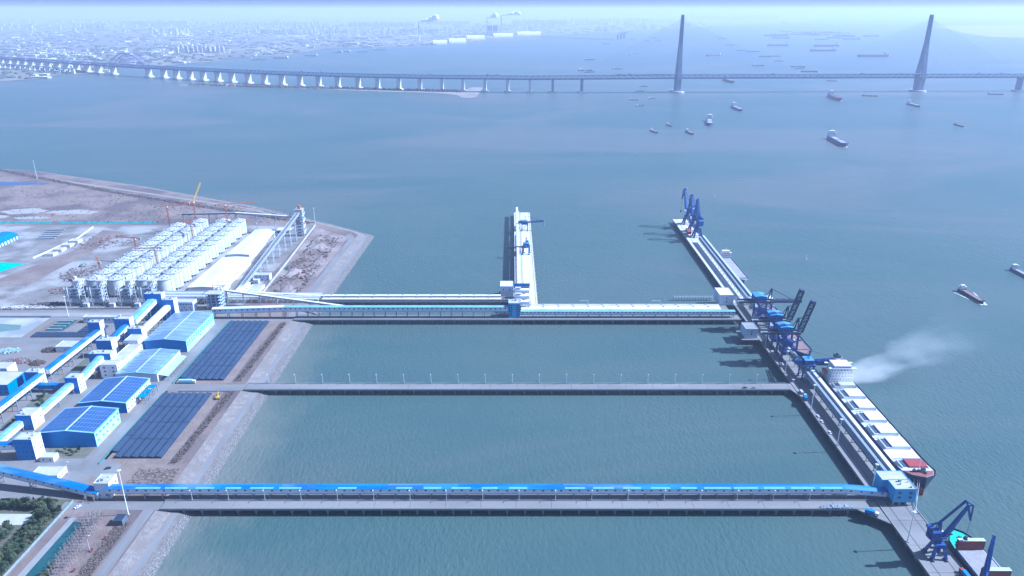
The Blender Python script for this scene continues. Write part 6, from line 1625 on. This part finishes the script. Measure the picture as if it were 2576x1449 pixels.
# heaps of earth on the dug field
for i, (x, y, rx, ry, h) in enumerate(((-292, 905, 14, 30, 3), (-303, 960, 10, 22, 2.5), (-280, 1010, 8, 26, 2.2), (-296, 1080, 13, 22, 2.6), (-284, 880, 8, 14, 2), (-308, 1120, 9, 18, 1.8))):
    b = MB(); n_, m_ = 14, 5; V = []
    for j in range(m_):
        f = j / (m_ - 1)
        for k in range(n_):
            th = 2 * pi * k / n_; w_ = (1 - f * .8) * (1 + .22 * sin(3 * th + i) + .12 * sin(7 * th)); V.append((rx * w_ * cos(th), ry * w_ * sin(th), h * (f ** .8) * (1 + .2 * sin(5 * th)) - .05))
    Fc = [(j * n_ + k, j * n_ + (k + 1) % n_, (j + 1) * n_ + (k + 1) % n_, (j + 1) * n_ + k) for j in range(m_ - 1) for k in range(n_)] + [tuple(range((m_ - 1) * n_, m_ * n_))]
    o = b.add(V, Fc).obj('earth_mound', MATS['dug_earth'], None, (x, y, ZL)); tag(o, ['long low earth mound beside the compound wall', 'earth mound against the flood wall', 'earth mound along the embankment road', 'broad earth mound with digger tracks', 'small earth mound near the pipe lattice', 'earth mound below the shore mast'][i], 'mound')
# teal netting strip by the coast road
for i, (x0, x1) in enumerate(((-900, -784), (-774, -690), (-688, -606))):
    b = MB(); n_ = int((x1 - x0) / 4)
    V = []
    for k in range(n_ + 1):
        x = x0 + (x1 - x0) * k / n_; V += [(x, 1208 + R.uniform(-1, 1), ZL), (x, 1213 + R.uniform(-1, 1), ZL + R.uniform(1.5, 3.2)), (x, 1219, ZL)]
    b.add(V, [(k * 3 + j, k * 3 + j + 3, k * 3 + j + 4, k * 3 + j + 1) for k in range(n_) for j in range(2)]); o = b.obj('netted_bank', tealm)
    tag(o, ['teal netted spoil bank at the far end of the coast road', 'teal netted spoil bank in the middle of the coast road', 'teal netted spoil bank nearest the silo cranes'][i], 'netting')
# ------------------------------------------------------------------ masts, vehicles, small things
high_mast('very tall white lattice-grey light mast beside the small panel-roofed shed', (-276, 437, ZL), 38)
high_mast('tall pale mast at the end of the flood wall on the shore', (-331, 1194, ZL), 31)
high_mast('tall pale mast on the brown field near the blue pool', (-1020, 1560, ZL), 40)
high_mast('tall white mast beside the pale road left of the workshop', (-525, 802, ZL), 26)
lamp_post('short white lamp post beside the road curve and flat shed', (-347.5, 487, ZL), 11, None, 0)
lamp_post('pale lamp post on the grove slope beside the dark berm', (-284, 400, ZL), 12, None, 0)
ps = house('panel_shed', 'small dark shed with solar panel roof at the foot of the tall mast', -281, -274, 425, 432, 4.2, wall=M('dark_shed_wall', (.10, .12, .16), None, .3), roof=pvm)
MB().box(3.3, 3.42, -3.2, 3.2, .02, 4.6).obj('sunlit_side', white, ps)
def car(label, x, y, rz, mat, z=ZL, group=None):
    t = thing('car', label, 'car', (x, y, z), rz, group)
    MB().box(-2.2, 2.2, -.9, .9, .35, .95).obj('body', mat, t); MB().taper(-1.3, 1.0, -.82, .82, .95, 1.5, .85, .7).obj('cabin', glass, t); MB().box(-.8, .5, -.66, .66, 1.5, 1.54).obj('roof', mat, t)
    wm_ = MB().tube((0, -.12, 0), (0, .12, 0), .34, n=10)
    for sx_ in (-1.35, 1.35):
        for sy_ in (-.85, .85): wm_.obj('wheel', blackm, t, (sx_, sy_, .34))
    return t
car('white car parked on the road by the canal head', -317, 445.4, .9, white, ZL + .07)
car('dark car parked near the quay end of the plain road pier', 223, 624.4, 0, navy, ZD)
car('grey car parked near the quay end of the plain road pier', 231.5, 624.4, 0, greyst, ZD)
car('dark car turning at the road curve by the flat shed', -320, 494, .4, navy, ZL + .08)
for v_ in (572, 563, 545): car('pale car parked along the inner kerb of the quay', *QP(2.4, v_), pi / 2, white, ZD, 'cars along the quay kerb')
def truck(label, x, y, rz, boxm, z=ZL, L=12, cabm=None):
    t = thing('truck', label, 'truck', (x, y, z), rz)
    MB().box(-L / 2, L / 2 - 2.6, -1.25, 1.25, 1.1, 3.8).obj('cargo_box', boxm, t); MB().box(L / 2 - 2.2, L / 2, -1.2, 1.2, .6, 3.1).obj('cab', cabm or white, t); MB().box(-L / 2, L / 2, -.9, .9, .7, 1.05).obj('chassis', darkst, t)
    piece('windscreen', glass, t, L / 2 + .02, 0, 1.9, .1, 2.0, .9)
    wm_ = MB().tube((0, -.2, 0), (0, .2, 0), .5, n=10)
    for xx in (-L / 2 + 1.2, -L / 2 + 2.6, L / 2 - 1.2):
        for yy in (-1.1, 1.1): wm_.obj('wheel', blackm, t, (xx, yy, .5))
    return t
truck('pale blue truck parked below the back solar field', -316, 637, 0, cyanwall, ZL + .07, 16)
truck('blue truck on the inner road of the quay by the plain pier corner', *QP(2.6, 604), 1.3, bluewall, ZD, 9)
truck('red and blue truck waiting under the portal crane beside the ship', *QP(21.5, 372), pi / 2, bluewall, ZD, 15, redp)
truck('blue boxes truck on the chamfered corner of the front pier', 258, 436, -.5, bluewall, ZD, 9)
def excavator(label, x, y, rz, mat):
    t = thing('excavator', label, 'excavator', (x, y, ZL), rz)
    for s in (-1, 1): MB().box(-2.2, 2.2, s * 1.3 - .4, s * 1.3 + .4, .05, 1).obj('track', darkst, t)
    MB().box(-2, 1.6, -1.4, 1.4, 1.1, 2.6).obj('body', mat, t); MB().box(.3, 1.6, .3, 1.4, 2.6, 3.6).obj('cab', glass, t)
    MB().bar((1.4, -.4, 2.2), (4.6, -.4, 5), .6).bar((4.6, -.4, 5), (7, -.4, 2.2), .5).obj('boom', mat, t); MB().taper(6.4, 7.8, -1, .3, .9, 2.2, .6).obj('bucket', darkst, t)
    return t
excavator('red excavator with raised boom on the dug earth field', -287, 958, .5, redp)
excavator('orange excavator lower down on the dug earth field', -284, 935, 2.8, orange)
excavator('teal excavator beside the flood wall', -316, 975, .3, tealm)
excavator('yellow excavator beside the ditch at the front solar field', -275, 606, 1.8, yellow)
excavator('red crawler machine on the construction yard near the outer silos', -592, 925, 3.4, maroon)
excavator('teal machine on the construction yard by the dirt track', -610, 985, 1.2, tealm)
excavator('red machine under the inclined blue-roofed gallery', -396, 464, .6, redp)
# blue site shed with arched roof and white doors
bs2 = thing('site_hall', 'bright blue hall with arched roof and white bays on the construction yard', 'hall', (-800, 1085, ZL), .0)
MB().extr([(-16, 0), (16, 0), (16, 8), (9, 11), (0, 12), (-9, 11), (-16, 8)], -36, 36).obj('shell', M('hall_blue', (.01, .16, .62), None, .1), bs2)
for k in range(10): piece('door', white, bs2, 16.05, -32 + k * 7.1, .1, .3, 3.6, 4.6); 
for k in range(4): house('site_hut', 'white site hut in the row by the pale site wall', -690, -676, 1030 + k * 22, 1042 + k * 22, 3.4, wall=white, group='site huts by the pale wall')
for k in range(5):
    t = thing('beam_stack', 'dark stack of long beams on the pale construction yard', 'beams', (-740 - k * 3, 1120 + k * 12, ZL), .1, 'beam stacks on the construction yard')
    for j in range(3): MB().box(-14, 14, j * 1.3 - 2, j * 1.3 - 1, .05, 1.4).obj('beam', greyst, t)
# containers, debris on piers
for i, (u, v_) in enumerate(((3, 700), (3.2, 640), (3, 615), (3.4, 672))):
    t = tag(MB().box(-1.2, 1.2, -3, 3, 0, 2.5).box(-1.26, 1.26, -3.06, -2.9, 0, 2.56).box(-1.26, 1.26, 2.9, 3.06, 0, 2.56).obj('container', concp, None, (*QP(u, v_), ZD)), 'pale steel container on the inner road of the quay', 'container', 'containers on the quay road')
for i, (x0, y0, x1, y1) in enumerate(((-330.2, 500, -329.8, 618), (-329.8, 636, -329, 790))):
    wall_run(['thin teal fence along the front solar field', 'thin teal fence along the back solar field'][i], [(x0, y0), (x1, y1)], 1.5, .10, M('teal_mesh', (.05, .20, .22), None, .5, rough=.9), step=6, name='fence')
wall_run('tall pale canal fence of mesh panels between tree belt and path', [(-325, 366), (-324, 452)], 2.2, .16, M('fence_mesh', (.24, .30, .34), (.18, .23, .27), .5), step=5, name='fence')
wall_run('fence with brick posts beside the middle road', [(-318, 619.5), (-262, 619.5)], 1.4, .25, palest, step=5, name='fence')
wall_run('thin fence along the pale road beyond the pond', [(-700, 801), (-545, 801)], 2, .2, palest, step=8, name='fence')
# crossroad lawn patches
for i, (x0, x1, y0, y1) in enumerate(((-344, -341.8, 712, 770), (-345.5, -342, 585, 622), (-344.5, -341.8, 528, 562))):
    flat('verge', rect(x0, x1, y0, y1), .09, MATS['brown_soil'])
flat('gable_lawn', rect(-383, -346, 508, 524), .09, M('winter_lawn', (.14, .135, .10), (.10, .105, .08), .2, rough=1))
flat('gallery_lawn', rect(-446, -426, 556, 614), .05, M('dark_lawn', (.085, .10, .075), (.12, .125, .09), .1, rough=1))
flat('lawn_strip', rect(-445, -425, 640, 692), .05, MATS['dark_lawn'])
